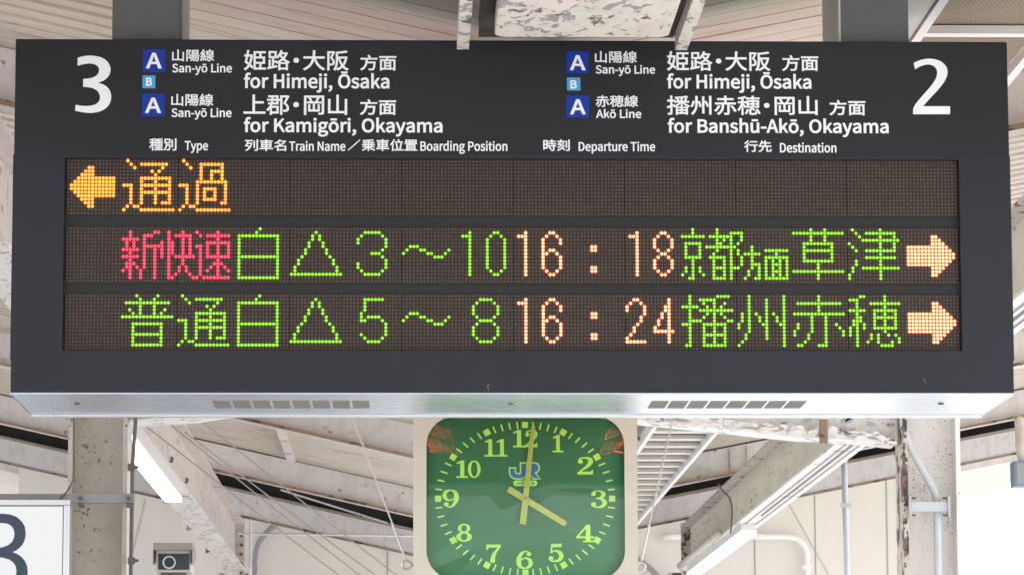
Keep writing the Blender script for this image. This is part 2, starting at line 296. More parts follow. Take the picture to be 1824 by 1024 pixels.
# ------------------------------------------------------------------ data
# letter outlines in thousandths of the letter height: advance|x,z,x,z,...|...
GLYPHS = """,278|75,-190,125,-163,165,-128,196,-85,214,-36,221,19,218,56,208,86,192,108,170,121,144,126,123,123,104,115,89,102,79,84,75,62,79,40,88,22,103,9,121,1,142,-2,153,-1,148,-35,135,-67,115,-94,87,-117,53,-136;-347|46,245,302,245,302,315,46,315;2555|44,0,505,0,505,79,302,79,182,72,278,168,358,262,418,353,457,442,470,531,460,603,432,663,388,708,329,736,256,746,203,741,157,727,115,705,76,675,40,639,93,587,119,615,147,638,177,656,210,668,245,672,294,665,332,645,359,614,375,574,380,527,367,449,328,364,262,271,167,168,44,54;3555|263,-13,338,-4,403,23,454,66,487,124,499,196,491,252,469,299,436,337,393,364,344,382,344,387,387,407,423,435,451,470,468,513,474,563,464,627,434,678,389,715,330,738,260,746,212,742,168,730,127,711,90,687,56,659,105,601,131,625,160,644,190,659,223,669,257,672,299,667,334,651,360,627,375,595,381,556,374,511,353,473,315,443,257,423,178,416,178,346,267,339,332,320,375,289,399,248,406,199,399,153,379,115,347,87,306,69,257,63,210,68,170,80,134,98,103,121,76,147,29,88,61,57,99,30,145,7,199,-8;A608|4,0,97,0,168,224,436,224,506,0,604,0,355,733,252,733|191,297,227,410,300,658,304,658,378,410,413,297;B657|101,0,334,0,426,9,503,34,561,77,599,137,612,215,605,270,585,315,553,350,512,375,463,390,463,395,501,413,530,439,552,473,565,512,570,554,558,622,524,673,471,707,401,727,318,733,101,733|193,422,193,660,306,660,368,656,417,643,451,621,472,587,479,542,473,501,453,467,419,443,369,427,302,422|193,74,193,350,321,350,391,345,447,330,488,304,513,267,521,218,512,165,487,125,446,96,390,79,321,74;D688|101,0,288,0,408,16,504,63,573,139,615,242,629,369,615,497,572,598,503,672,406,718,284,733,101,733|193,76,193,658,276,658,369,646,442,610,493,551,524,470,534,369,524,267,493,186,442,126,369,89,276,76;H728|101,0,193,0,193,346,535,346,535,0,628,0,628,733,535,733,535,426,193,426,193,733,101,733;J535|237,-13,313,-1,370,31,409,80,432,143,439,215,439,733,346,733,346,224,341,165,327,121,304,91,271,74,228,68,198,71,170,80,145,96,122,120,101,151,35,103,64,62,98,29,138,6,184,-8;K646|101,0,193,0,193,232,319,382,539,0,642,0,377,455,607,733,502,733,195,365,193,365,193,733,101,733;L543|101,0,514,0,514,79,193,79,193,733,101,733;N723|101,0,188,0,188,385,177,614,181,614,260,463,527,0,622,0,622,733,534,733,534,352,535,306,537,259,540,211,543,165,547,120,542,120,463,271,195,733,101,733;O742|371,-13,474,4,561,54,627,133,669,239,684,369,669,498,627,603,561,681,474,729,371,746,268,729,181,681,115,603,73,498,58,369,73,239,115,133,181,54,268,4|371,68,298,82,237,121,192,184,163,267,153,369,163,470,192,552,237,614,298,652,371,665,444,652,505,614,550,552,579,470,589,369,579,267,550,184,505,121,444,82;P633|101,0,193,0,193,292,314,292,404,301,479,327,535,371,571,435,584,518,571,602,535,663,477,703,401,726,310,733,101,733|193,367,193,658,298,658,368,654,422,640,461,614,484,574,492,518,485,462,462,419,425,390,371,373,302,367;R635|193,385,193,658,316,658,379,654,428,640,464,615,487,578,494,528,487,476,464,436,428,408,379,391,316,385|503,0,607,0,421,321,476,341,522,371,556,412,578,465,586,528,574,608,539,666,484,705,414,726,330,733,101,733,101,0,193,0,193,311,325,311;S596|304,-13,389,-3,458,27,509,72,542,129,553,195,545,254,524,300,492,337,450,367,402,391,298,436,263,451,230,469,203,492,183,521,176,559,182,595,200,624,229,646,267,660,313,665,352,662,388,653,421,639,452,620,480,597,528,656,494,686,455,711,412,730,364,742,313,746,238,737,174,710,125,669,93,616,82,552,91,494,115,448,149,412,189,384,231,364,336,318,376,300,410,280,436,257,453,227,459,187,452,147,433,114,401,89,358,74,305,68,260,72,216,84,175,103,137,128,103,159,48,95,89,58,135,28,187,6,243,-8;T599|253,0,346,0,346,655,568,655,568,733,31,733,31,655,253,655;a563|217,-13,256,-9,294,2,330,19,365,40,397,65,400,65,408,0,483,0,483,334,476,409,455,471,419,517,366,547,295,557,244,553,196,541,153,525,115,506,82,486,117,423,144,440,175,456,208,469,243,478,280,481,326,473,358,453,378,422,389,385,392,344,269,324,175,295,110,256,71,205,59,141,67,87,88,44,122,13,166,-6|243,61,212,64,186,73,165,90,152,114,147,147,155,186,181,219,227,246,296,268,392,283,392,132,361,107,332,87,303,72,273,64;d620|277,-13,315,-9,351,2,384,19,415,40,442,64,445,64,453,0,528,0,528,796,436,796,436,587,441,494,413,516,385,533,356,546,324,554,288,557,216,544,152,507,100,448,66,368,53,271,63,172,93,93,139,35,201,-1|297,64,245,73,203,99,172,142,153,200,147,272,155,341,177,399,211,442,254,470,304,480,331,478,357,472,383,461,409,445,436,423,436,138,409,111,382,90,355,76,326,67;e554|312,-13,354,-10,393,-3,428,9,460,24,490,42,458,103,433,88,408,76,381,67,353,62,322,60,264,69,216,93,178,133,153,186,142,250,508,250,512,302,503,388,476,459,431,512,371,545,295,557,222,544,156,507,102,448,65,369,52,271,65,173,102,94,158,35,229,-1|141,315,154,374,178,421,212,456,252,477,297,484,344,477,381,456,409,422,426,375,432,315;f325|33,469,107,469,107,0,198,0,198,469,313,469,313,543,198,543,198,629,201,667,210,697,225,718,247,732,275,736,287,735,299,734,311,731,324,726,336,721,356,792,340,798,323,802,305,806,285,808,265,809,207,801,163,778,132,741,113,691,107,630,107,543,33,538;g564|275,-250,368,-240,444,-213,502,-172,538,-120,550,-62,542,-14,519,22,482,48,429,62,361,67,254,67,216,70,189,78,171,91,162,107,159,126,161,143,166,157,173,169,183,181,194,191,209,184,225,179,242,175,258,173,274,172,338,181,392,205,435,244,463,297,473,361,471,388,465,414,456,436,444,456,429,473,540,473,540,543,351,543,339,548,325,551,309,554,292,556,274,557,211,548,155,523,111,483,82,429,71,363,75,326,86,292,101,262,121,237,142,217,142,213,125,199,108,182,95,161,85,138,82,112,84,88,91,67,102,49,115,35,131,23,131,18,103,-2,81,-25,64,-50,54,-77,51,-105,62,-156,92,-196,139,-226,201,-244|274,234,238,240,207,257,182,283,165,319,159,363,165,407,181,442,206,468,238,484,274,490,311,484,343,468,368,442,384,407,390,363,384,319,367,283,342,257,310,240|288,-187,234,-183,190,-170,158,-150,138,-124,131,-92,133,-73,139,-54,150,-36,165,-17,186,0,256,-8,350,-8,389,-10,420,-18,442,-31,455,-50,460,-77,452,-110,430,-140,394,-164,346,-181;h607|92,0,184,0,184,394,215,424,243,447,271,464,300,474,332,477,370,472,399,455,419,427,431,386,435,332,435,0,526,0,526,344,520,419,500,479,468,522,421,548,360,557,318,552,279,539,244,520,211,495,180,466,184,578,184,796,92,796;i275|92,0,184,0,184,543,92,543|138,655,158,658,175,666,188,679,196,695,199,716,196,736,188,752,175,764,158,772,138,775,118,772,101,764,89,752,81,736,78,716,81,695,89,679,101,666,118,658;j275|35,-242,92,-234,134,-211,163,-173,179,-123,184,-62,184,543,93,543,93,-62,91,-98,85,-128,73,-150,54,-164,26,-169,-26,-159,-44,-228,-32,-233,-17,-236,-1,-239,16,-241|138,655,158,658,175,666,188,679,196,695,199,716,196,736,188,752,175,764,158,772,138,775,118,772,101,764,88,752,80,736,77,716,80,695,88,679,101,666,118,658;k552|92,0,182,0,182,143,284,262,443,0,542,0,337,324,518,543,416,543,186,257,182,257,182,796,92,796;m926|92,0,184,0,184,394,213,424,241,447,269,464,295,474,320,477,357,472,385,455,405,427,417,386,421,332,421,0,512,0,512,394,542,424,570,447,597,464,624,474,649,477,686,472,714,455,734,427,746,386,750,332,750,0,841,0,841,344,835,419,815,479,783,522,737,548,677,557,638,552,601,538,566,516,531,487,497,453,481,488,459,517,430,539,393,552,347,557,309,552,273,539,240,519,208,494,178,464,176,464,167,543,92,543;n610|92,0,184,0,184,394,215,424,243,447,271,464,300,474,332,477,370,472,399,455,419,427,431,386,435,332,435,0,526,0,526,344,520,419,500,479,468,522,421,548,360,557,318,552,279,539,243,519,209,494,178,464,176,464,167,543,92,543;o606|303,-13,380,-1,449,35,504,93,541,172,554,271,541,370,504,450,449,508,380,545,303,557,226,545,157,508,102,450,65,370,52,271,65,172,102,93,157,35,226,-1|303,63,251,73,207,100,174,144,153,201,146,271,153,341,174,399,207,442,251,470,303,480,356,470,399,442,432,399,454,341,461,271,454,201,432,144,399,100,356,73;p620|92,-229,184,-229,184,-45,181,50,211,28,241,10,271,-3,301,-10,331,-13,403,0,468,37,520,97,554,178,567,280,558,373,531,450,488,508,427,544,351,557,314,553,277,542,242,525,209,504,178,480,176,480,167,543,92,543|316,64,293,66,268,72,241,82,213,98,184,120,184,406,215,432,244,453,273,468,301,477,328,480,383,471,424,444,451,402,467,346,472,279,464,205,443,145,410,101,367,73;r388|92,0,184,0,184,349,208,397,234,433,263,457,292,471,320,475,373,466,390,545,380,550,369,553,358,555,346,557,332,557,297,552,263,537,231,514,203,482,178,444,176,444,167,543,92,543;s468|234,-13,304,-5,359,18,399,53,423,97,431,148,421,202,396,242,358,272,314,294,266,313,230,327,198,341,173,359,155,380,149,407,153,432,165,453,185,471,213,482,250,486,278,484,303,477,328,467,351,453,373,438,417,495,390,515,359,532,325,545,288,554,249,557,184,549,132,528,94,494,70,452,62,403,71,354,96,316,132,287,174,264,220,246,256,232,290,216,318,197,337,173,344,143,340,116,327,93,306,74,276,62,237,58,200,61,166,70,135,83,105,101,76,123,32,62,65,38,103,17,144,1,188,-9;t377|262,-13,283,-12,303,-9,324,-4,344,1,363,7,345,76,334,71,321,67,308,64,295,62,283,61,250,65,226,79,210,100,202,129,199,165,199,469,347,469,347,543,199,543,199,696,123,696,113,543,27,538,27,469,108,469,108,168,113,107,129,57,158,19,202,-5;u607|251,-13,293,-8,331,5,366,25,399,52,430,85,433,85,440,0,516,0,516,543,425,543,425,158,395,124,367,98,339,80,310,69,278,66,240,71,211,88,191,116,180,156,176,210,176,543,84,543,84,199,90,124,110,64,143,22,189,-4;y521|101,-234,160,-225,208,-198,247,-158,279,-106,304,-46,508,543,419,543,321,242,277,88,272,88,218,242,108,543,13,543,231,-1,219,-42,203,-80,184,-112,160,-137,131,-153,97,-159,55,-150,37,-223,48,-227,60,-230,73,-232,86,-234;Ō742|371,-13,474,4,561,54,627,133,669,239,684,369,669,498,627,603,561,681,474,729,371,746,268,729,181,681,115,603,73,498,58,369,73,239,115,133,181,54,268,4|371,68,298,82,237,121,192,184,163,267,153,369,163,470,192,552,237,614,298,652,371,665,444,652,505,614,550,552,579,470,589,369,579,267,550,184,505,121,444,82|221,822,520,822,520,885,221,885;ō606|303,-13,380,-1,449,35,504,93,541,172,554,271,541,370,504,450,449,508,380,545,303,557,226,545,157,508,102,450,65,370,52,271,65,172,102,93,157,35,226,-1|303,63,251,73,207,100,174,144,153,201,146,271,153,341,174,399,207,442,251,470,303,480,356,470,399,442,432,399,454,341,461,271,454,201,432,144,399,100,356,73|156,671,451,671,451,736,156,736;ū607|251,-13,293,-8,331,5,366,25,399,52,430,85,433,85,440,0,516,0,516,543,425,543,425,158,395,124,367,98,339,80,310,69,278,66,240,71,211,88,191,116,180,156,176,210,176,543,84,543,84,199,90,124,110,64,143,22,189,-4|155,671,451,671,451,736,155,736;・1000|500,486,466,481,437,466,414,443,399,414,394,380,399,346,414,317,437,294,466,279,500,274,534,279,563,294,586,317,601,346,606,380,601,414,586,443,563,466,534,481;上1000|427,825,427,43,51,43,51,-32,950,-32,950,43,506,43,506,441,881,441,881,516,506,516,506,825;乗1000|460,380,460,267,316,267,316,380|460,446,316,446,316,556,460,556|535,380,684,380,684,267,535,267|535,446,535,556,684,556,684,446|808,826,611,794,367,771,116,758,133,694,460,711,460,622,110,622,110,556,243,556,243,446,57,446,57,380,243,380,243,267,98,267,98,201,402,201,342,153,273,108,197,68,118,34,40,8,59,-11,78,-34,92,-55,170,-24,249,14,325,59,397,109,460,164,460,-80,535,-80,535,164,599,108,670,56,747,10,827,-29,906,-60,921,-37,941,-13,960,7,880,33,801,67,725,107,655,152,594,201,911,201,911,267,757,267,757,380,945,380,945,446,757,446,757,556,898,556,898,622,535,622,535,718,653,731,762,746,859,765;位1000|369,658,369,585,914,585,914,658|435,509,464,359,488,207,503,80,577,102,561,226,535,375,503,525|570,828,589,774,605,718,617,669,692,691,641,847|326,34,326,-38,955,-38,955,34,748,34,786,185,822,355,853,519,774,532,750,366,716,190,678,34|286,836,248,745,203,658,152,576,96,501,38,437,81,363,115,400,148,440,180,484,180,-78,255,-78,255,601,293,670,327,742,357,815;先1000|462,840,462,684,285,684,322,801,246,817,213,705,164,592,102,494,167,459,200,505,229,556,256,612,462,612,462,410,61,410,61,337,322,337,307,243,279,158,231,85,156,25,47,-22,65,-41,83,-64,95,-85,212,-30,295,41,349,127,382,225,400,337,591,337,591,43,594,0,605,-31,625,-50,657,-61,703,-64,844,-64,886,-59,915,-41,935,-6,947,49,954,127,930,135,905,146,885,158,882,92,877,49,869,23,857,11,838,8,711,8,682,10,669,21,666,43,666,337,940,337,940,410,538,410,538,612,868,612,868,684,538,684,538,840;列1000|642,724,642,164,716,164,716,724|848,835,848,17,846,5,839,-2,826,-4,703,-3,728,-76,796,-75,846,-71,882,-63,906,-47,920,-21,924,18,924,835|181,302,234,263,288,221,333,181,290,127,243,79,192,39,137,5,79,-22,96,-41,112,-64,124,-85,244,-16,348,80,434,205,499,362,541,552,495,566,482,563,257,563,299,714,571,714,571,786,61,786,61,714,224,714,200,624,172,538,138,459,98,387,53,326,111,276,156,340,196,413,232,494,459,494,437,404,408,321,373,247,328,284,276,322,224,357;別1000|593,720,593,165,666,165,666,720|838,821,838,20,835,5,827,-3,812,-6,659,-5,687,-81,768,-80,827,-77,868,-67,893,-50,908,-23,913,20,913,821|164,727,419,727,419,534,164,534|95,794,95,466,205,466,196,355,179,244,149,139,102,45,33,-31,52,-45,71,-63,86,-82,143,-24,187,45,220,122,244,204,260,291,426,291,415,131,403,38,388,-3,379,-10,368,-13,353,-14,239,-9,249,-30,256,-54,260,-76,383,-76,409,-72,430,-63,448,-47,470,8,485,125,497,327,498,358,269,358,278,466,491,466,491,794;刻1000|851,828,851,17,849,4,841,-3,827,-6,691,-5,716,-77,791,-76,845,-72,882,-64,907,-48,921,-23,925,17,925,828|672,725,672,167,743,167,743,725|460,578,400,480,196,472,245,526,293,585,338,647,600,647,600,716,393,716,378,757,354,802,327,845,258,826,279,790,298,752,312,716,54,716,54,647,251,647,207,584,167,534,140,504,119,484,100,470,82,463,106,393,134,400,203,407,347,416,263,334,168,263,66,206,113,146,212,206,305,278,391,361,466,454,528,556|526,388,458,286,374,194,278,112,172,42,59,-15,107,-78,210,-21,308,45,401,122,459,67,514,12,556,-35,611,15,566,62,509,116,449,169,503,229,551,293,594,361;名1000|263,529,316,490,369,448,417,406,297,350,172,305,47,273,86,204,252,253,252,-79,327,-79,327,-27,773,-27,773,-79,849,-79,849,340,451,340,548,398,637,464,718,538,788,621,844,713,794,744,781,740,427,740,492,826,406,843,364,784,309,724,241,665,161,609,69,559,88,542,107,521,122,501,212,553,291,610,361,671,733,671,665,587,582,512,487,445,435,488,377,532,321,572|773,42,327,42,327,271,773,271;大1000|461,839,460,753,456,657,446,553,62,553,62,476,433,476,401,362,350,252,277,149,176,58,43,-16,64,-35,85,-57,100,-78,231,-2,332,90,409,193,464,304,501,419,554,289,620,172,700,71,793,-13,902,-78,918,-54,938,-29,958,-8,849,52,755,134,676,233,612,349,563,476,942,476,942,553,526,553,536,656,541,752,542,839;姫1000|690,543,516,543,516,720,690,720|945,789,446,789,446,-48,958,-48,958,22,762,22,762,222,914,222,914,543,762,543,762,720,945,720|690,222,690,22,516,22,516,222|516,474,842,474,842,293,516,293|317,565,301,441,277,330,246,234,143,313,197,565|63,287,215,167,165,89,105,27,37,-19,83,-81,155,-30,218,36,271,115,369,9,417,68,386,105,348,143,305,184,346,308,376,456,393,630,347,637,334,635,210,635,239,839,168,843,140,635,48,635,48,565,128,565,107,462,85,368;山1000|108,632,108,-2,816,-2,816,-76,893,-76,893,633,816,633,816,74,538,74,538,829,460,829,460,74,185,74,185,632;岡1000|282,675,311,622,337,566,356,518,420,543,400,590,374,643,345,696|89,787,89,-80,162,-80,162,716,843,716,843,17,841,4,833,-3,820,-6,687,-6,712,-70,785,-70,839,-66,876,-58,900,-43,913,-20,917,16,917,787|266,374,266,74,733,74,733,374,666,374,666,139,531,139,531,449,802,449,802,512,630,512,723,680,649,699,623,638,592,572,558,512,210,512,210,449,462,449,462,139,331,139,331,374;州1000|236,823,236,513,233,401,220,289,190,179,137,74,56,-21,110,-78,200,27,259,142,292,263,307,388,311,513,311,823|522,801,522,-11,596,-11,596,801|820,826,820,-68,895,-68,895,826|124,593,102,501,71,409,29,329,94,301,134,383,165,480,188,575|335,554,368,466,395,377,411,300,477,328,460,403,432,491,397,577|618,558,663,473,701,384,727,308,790,341,764,416,723,503,676,586;播1000|809,734,788,684,762,629,735,579,677,579,677,743,760,753,837,765,905,778,862,834,718,809,541,790,359,777,377,721,608,736,608,579,348,579,348,516,547,516,477,442,392,379,302,333,350,277,405,306,405,-79,472,-79,472,-35,825,-35,825,-73,895,-73,895,306,928,288,976,344,892,388,810,448,742,516,947,516,947,579,802,579,875,714|424,697,480,579,543,602,484,716|608,493,608,329,677,329,677,500,739,427,814,361,893,307,406,307,481,360,550,423|608,250,608,165,472,165,472,250|673,250,825,250,825,165,673,165|608,109,608,22,472,22,472,109|673,109,825,109,825,22,673,22|167,839,167,638,42,638,42,568,167,568,167,362,28,314,44,241,167,287,167,7,165,-4,160,-9,150,-11,56,-10,77,-80,133,-79,174,-75,203,-66,223,-51,234,-28,237,7,237,313,343,354,330,422,237,388,237,568,345,568,345,638,237,638,237,839;方1000|440,818,467,767,491,713,508,667,68,667,68,594,341,594,330,454,306,314,258,183,175,68,46,-23,67,-40,86,-61,101,-82,202,-15,278,65,334,157,373,256,398,361,756,361,738,176,717,64,691,12,678,4,662,1,643,0,474,7,487,-16,496,-42,501,-66,669,-69,703,-64,731,-54,756,-34,777,-1,795,53,810,134,823,248,835,398,838,434,410,434,423,594,936,594,936,667,514,667,585,698,566,744,540,796,512,846;日1000|253,352,752,352,752,71,253,71|253,426,253,697,752,697,752,426|176,772,176,-69,253,-69,253,-4,752,-4,752,-64,832,-64,832,772;時1000|445,209,496,151,541,89,572,33,636,72,603,127,557,188,505,244|631,841,631,721,421,721,421,654,631,654,631,527,379,527,379,459,763,459,763,346,384,346,384,279,763,279,763,10,761,-1,755,-7,742,-9,608,-8,633,-79,704,-78,757,-74,796,-66,820,-51,833,-27,837,9,837,279,954,279,954,346,837,346,837,459,964,459,964,527,705,527,705,654,922,654,922,721,705,721,705,841|291,416,291,185,146,185,146,416|291,484,146,484,146,706,291,706|76,775,76,35,146,35,146,117,362,117,362,775;本1000|460,839,460,629,65,629,65,553,367,553,317,453,258,358,190,271,115,198,37,140,92,79,177,147,256,232,328,330,391,438,444,553,460,553,460,183,226,183,226,107,460,107,460,-80,539,-80,539,107,772,107,772,183,539,183,539,553,553,553,605,438,667,330,740,232,820,148,906,81,965,146,883,203,807,275,738,360,677,453,628,553,937,553,937,629,539,629,539,839;種1000|433,535,433,214,641,214,641,142,422,142,422,82,641,82,641,3,365,3,365,-59,965,-59,965,3,713,3,713,82,931,82,931,142,713,142,713,214,926,214,926,535,713,535,713,602,946,602,946,664,713,664,713,738,797,747,875,758,944,771,898,828,758,805,585,789,409,779,427,721,641,732,641,664,391,664,391,602,641,602,641,535|500,350,641,350,641,270,500,270|713,350,857,350,857,270,713,270|500,479,641,479,641,400,500,400|713,479,857,479,857,400,713,400|361,826,271,794,159,766,43,744,65,687,212,712,212,558,49,558,49,488,202,488,154,371,93,260,28,172,67,103,118,176,168,266,212,365,212,-78,286,-78,286,353,377,229,422,288,286,426,286,488,411,488,411,558,286,558,286,729,413,768;穂1000|522,195,522,15,525,-22,534,-47,552,-64,580,-72,622,-75,747,-75,781,-71,805,-58,822,-34,833,6,839,63,817,70,795,79,776,90,772,24,761,-5,740,-11,630,-11,606,-9,595,-1,592,16,592,195|422,185,402,117,373,49,337,-8,395,-41,432,20,460,92,481,164|801,178,848,107,886,32,910,-36,974,-8,948,59,908,134,859,203|555,240,611,206,664,166,704,127,752,173,714,207,665,243,612,275,924,275,924,614,702,614,702,688,942,688,942,752,702,752,702,840,631,840,631,752,390,752,390,688,631,688,631,614,418,614,418,275,594,275|486,418,631,418,631,332,486,332|702,418,853,418,853,332,702,332|486,557,631,557,631,472,486,472|702,557,853,557,853,472,702,472|335,824,253,795,150,771,44,752,66,695,193,714,193,563,45,563,45,493,185,493,142,376,88,265,31,176,69,107,113,176,155,262,193,356,193,-80,265,-80,265,377,341,256,387,313,265,457,265,493,391,493,391,563,265,563,265,730,391,768;線1000|523,530,837,530,837,441,523,441|523,674,837,674,837,587,523,587|182,189,192,116,200,40,204,-27,263,-16,258,50,249,125,238,198|84,197,72,112,56,31,35,-40,94,-62,114,11,132,97,145,186|275,208,294,152,310,94,322,43,377,61,364,111,347,168,327,223|885,345,852,307,813,268,772,230,753,268,737,307,724,347,724,381,909,381,909,734,682,734,724,823,641,841,607,734,453,734,453,381,653,381,653,3,652,-6,647,-10,636,-12,534,-12,556,-81,614,-81,658,-77,690,-69,711,-54,721,-30,724,3,724,192,777,100,841,23,915,-36,964,23,903,63,848,116,800,180,847,217,894,258,941,300|416,298,416,235,547,235,521,179,488,128,450,84,407,48,362,20,405,-32,464,8,518,60,565,123,603,199,631,285,587,300,575,298|66,240,94,250,165,263,314,287,325,229,386,247,373,311,353,386,329,460,271,446,301,346,157,327,237,427,312,537,380,652,315,690,240,556,137,547,191,629,241,720,287,813,217,842,171,735,123,644,89,590,70,563,52,544,35,535,59,466,78,472,119,479,198,490,115,378,87,345,63,322,41,311;置1000|651,748,820,748,820,658,651,658|417,748,582,748,582,658,417,658|189,748,348,748,348,658,189,658|190,427,190,6,57,6,57,-50,945,-50,945,6,808,6,808,427,495,427,509,486,922,486,922,545,520,545,531,603,895,603,895,802,117,802,117,603,454,603,446,545,68,545,68,486,436,486,424,427|262,6,262,68,734,68,734,6|262,275,734,275,734,217,262,217|262,320,262,376,734,376,734,320|262,172,734,172,734,113,262,113;行1000|435,780,435,708,927,708,927,780|267,841,203,764,121,688,35,622,79,562,172,636,262,722,339,811|391,504,391,432,728,432,728,17,725,4,717,-2,702,-5,545,-3,570,-77,655,-77,717,-75,759,-66,785,-49,800,-23,804,16,804,432,955,432,955,504|307,626,226,513,129,408,25,322,78,259,192,364,192,-83,266,-83,266,446,307,497,344,548,378,600;西1000|59,775,59,702,356,702,356,557,113,557,113,-76,186,-76,186,-14,819,-14,819,-73,894,-73,894,557,641,557,641,702,939,702,939,775|186,56,186,244,230,190,307,240,361,296,396,358,415,423,423,488,568,488,568,330,571,288,580,259,599,241,628,231,670,228,806,228,819,228,819,56|186,246,186,488,355,488,348,435,332,383,302,333,254,287|424,557,424,702,568,702,568,557|641,488,819,488,819,301,799,299,679,299,654,301,643,310,641,330;赤1000|734,334,794,245,849,152,887,71,959,103,919,183,863,274,801,361|193,358,156,275,103,193,40,122,99,80,166,156,224,246,268,339|165,719,165,647,461,647,461,505,72,505,72,432,356,432,356,368,353,293,339,212,306,130,247,51,155,-23,175,-40,196,-60,211,-79,311,3,376,93,412,186,429,279,433,366,433,432,591,432,591,14,589,3,583,-2,571,-4,447,-4,474,-79,540,-79,591,-75,629,-66,653,-50,666,-24,670,13,670,432,935,432,935,505,541,505,541,647,840,647,840,719,541,719,541,839,461,839,461,719;路1000|156,732,345,732,345,556,156,556|38,42,51,-31,438,64,431,131,299,100,299,279,405,279,441,229,501,258,501,-78,571,-78,571,-41,823,-41,823,-75,894,-75,894,256,926,241,973,304,887,344,810,394,743,452,802,532,852,621,891,720,844,741,830,738,636,738,668,823,597,841,571,770,539,701,502,638,460,581,414,532,414,798,89,798,89,490,231,490,231,84,153,66,153,396,89,396,89,52|571,25,571,218,823,218,823,25|797,672,768,612,734,556,695,504,656,554,623,605,596,655,605,672|546,283,598,318,649,358,697,402,742,359,791,319,845,283|650,454,579,391,503,339,424,298,424,346,299,346,299,490,414,490,414,522,467,477,499,511,529,550,558,592,585,546,615,500;車1000|158,606,158,216,459,216,459,135,53,135,53,66,459,66,459,-83,536,-83,536,66,951,66,951,135,536,135,536,216,846,216,846,606,536,606,536,680,917,680,917,749,536,749,536,839,459,839,459,749,83,749,83,680,459,680,459,606|230,382,459,382,459,279,230,279|536,382,771,382,771,279,536,279|230,543,459,543,459,441,230,441|536,543,771,543,771,441,536,441;郡1000|598,790,598,-77,670,-77,670,720,860,720,821,632,777,537,731,446,788,395,829,347,856,301,871,259,875,220,872,186,862,160,844,142,830,135,814,131,796,129,712,131,723,107,730,81,733,57,827,58,853,63,876,70,896,81,926,112,943,156,948,212,944,256,931,303,906,351,867,403,810,457,862,554,913,658,960,758,906,793,894,790|432,565,432,463,272,463,286,565|89,790,89,727,222,727,222,683,221,628,44,628,44,565,217,565,201,463,85,463,85,401,184,401,147,315,93,230,17,149,64,93,99,127,130,161,158,197,158,-80,227,-80,227,-20,511,-20,511,307,222,307,257,401,501,401,501,565,566,565,566,628,501,628,501,790|432,628,290,628,291,682,291,727,432,727|227,239,442,239,442,49,227,49;阪1000|836,479,807,371,768,274,719,189,672,277,633,374,604,479|443,772,443,414,441,322,433,226,416,131,386,40,340,-41,400,-85,451,3,484,101,503,205,512,311,514,414,514,479,542,479,576,351,620,235,676,132,613,68,544,17,469,-21,514,-83,589,-42,657,9,720,71,777,10,841,-42,914,-84,966,-23,890,16,823,67,765,127,806,193,843,266,873,348,898,439,917,538,871,551,859,548,514,548,514,712,659,725,800,744,924,768,877,832,751,808,600,787|81,797,81,-80,148,-80,148,729,291,729,198,498,241,452,271,409,290,369,301,331,304,297,301,268,294,245,280,230,268,225,255,222,241,220,165,222,176,200,183,177,186,156,270,157,291,160,310,166,327,175,352,202,366,241,371,290,368,328,359,369,341,412,311,458,268,507,382,770,333,800,321,797;陽1000|514,612,807,612,807,532,514,532|514,743,807,743,807,666,514,666|445,800,445,475,880,475,880,800|357,415,357,353,489,353,442,274,382,205,312,150,361,102,403,137,444,176,482,221,566,221,507,131,434,52,351,-12,396,-61,452,-17,505,34,554,91,598,154,635,221,720,221,676,122,617,36,545,-34,595,-77,643,-31,686,23,725,84,759,150,787,221,854,221,844,97,831,24,817,-9,810,-15,800,-18,789,-19,712,-15,730,-78,821,-78,842,-74,860,-67,875,-53,896,-6,912,89,925,252,928,282,523,282,560,353,961,353,961,415|81,797,81,-80,148,-80,148,729,279,729,199,497,236,452,262,409,279,369,287,331,290,297,288,269,281,245,269,229,237,220,179,221,189,199,195,176,198,155,265,157,285,160,302,166,317,175,340,201,353,240,357,290,355,328,346,369,330,412,304,458,267,506,367,771,318,800,307,797;面1000|389,334,601,334,601,221,389,221|389,395,389,506,601,506,601,395|389,160,601,160,601,43,389,43|58,774,58,702,444,702,416,576,104,576,104,-80,176,-80,176,-27,820,-27,820,-80,896,-80,896,576,493,576,532,702,945,702,945,774|176,43,176,506,320,506,320,43|820,43,670,43,670,506,820,506;／1000|936,846,34,-56,64,-86,966,816"""
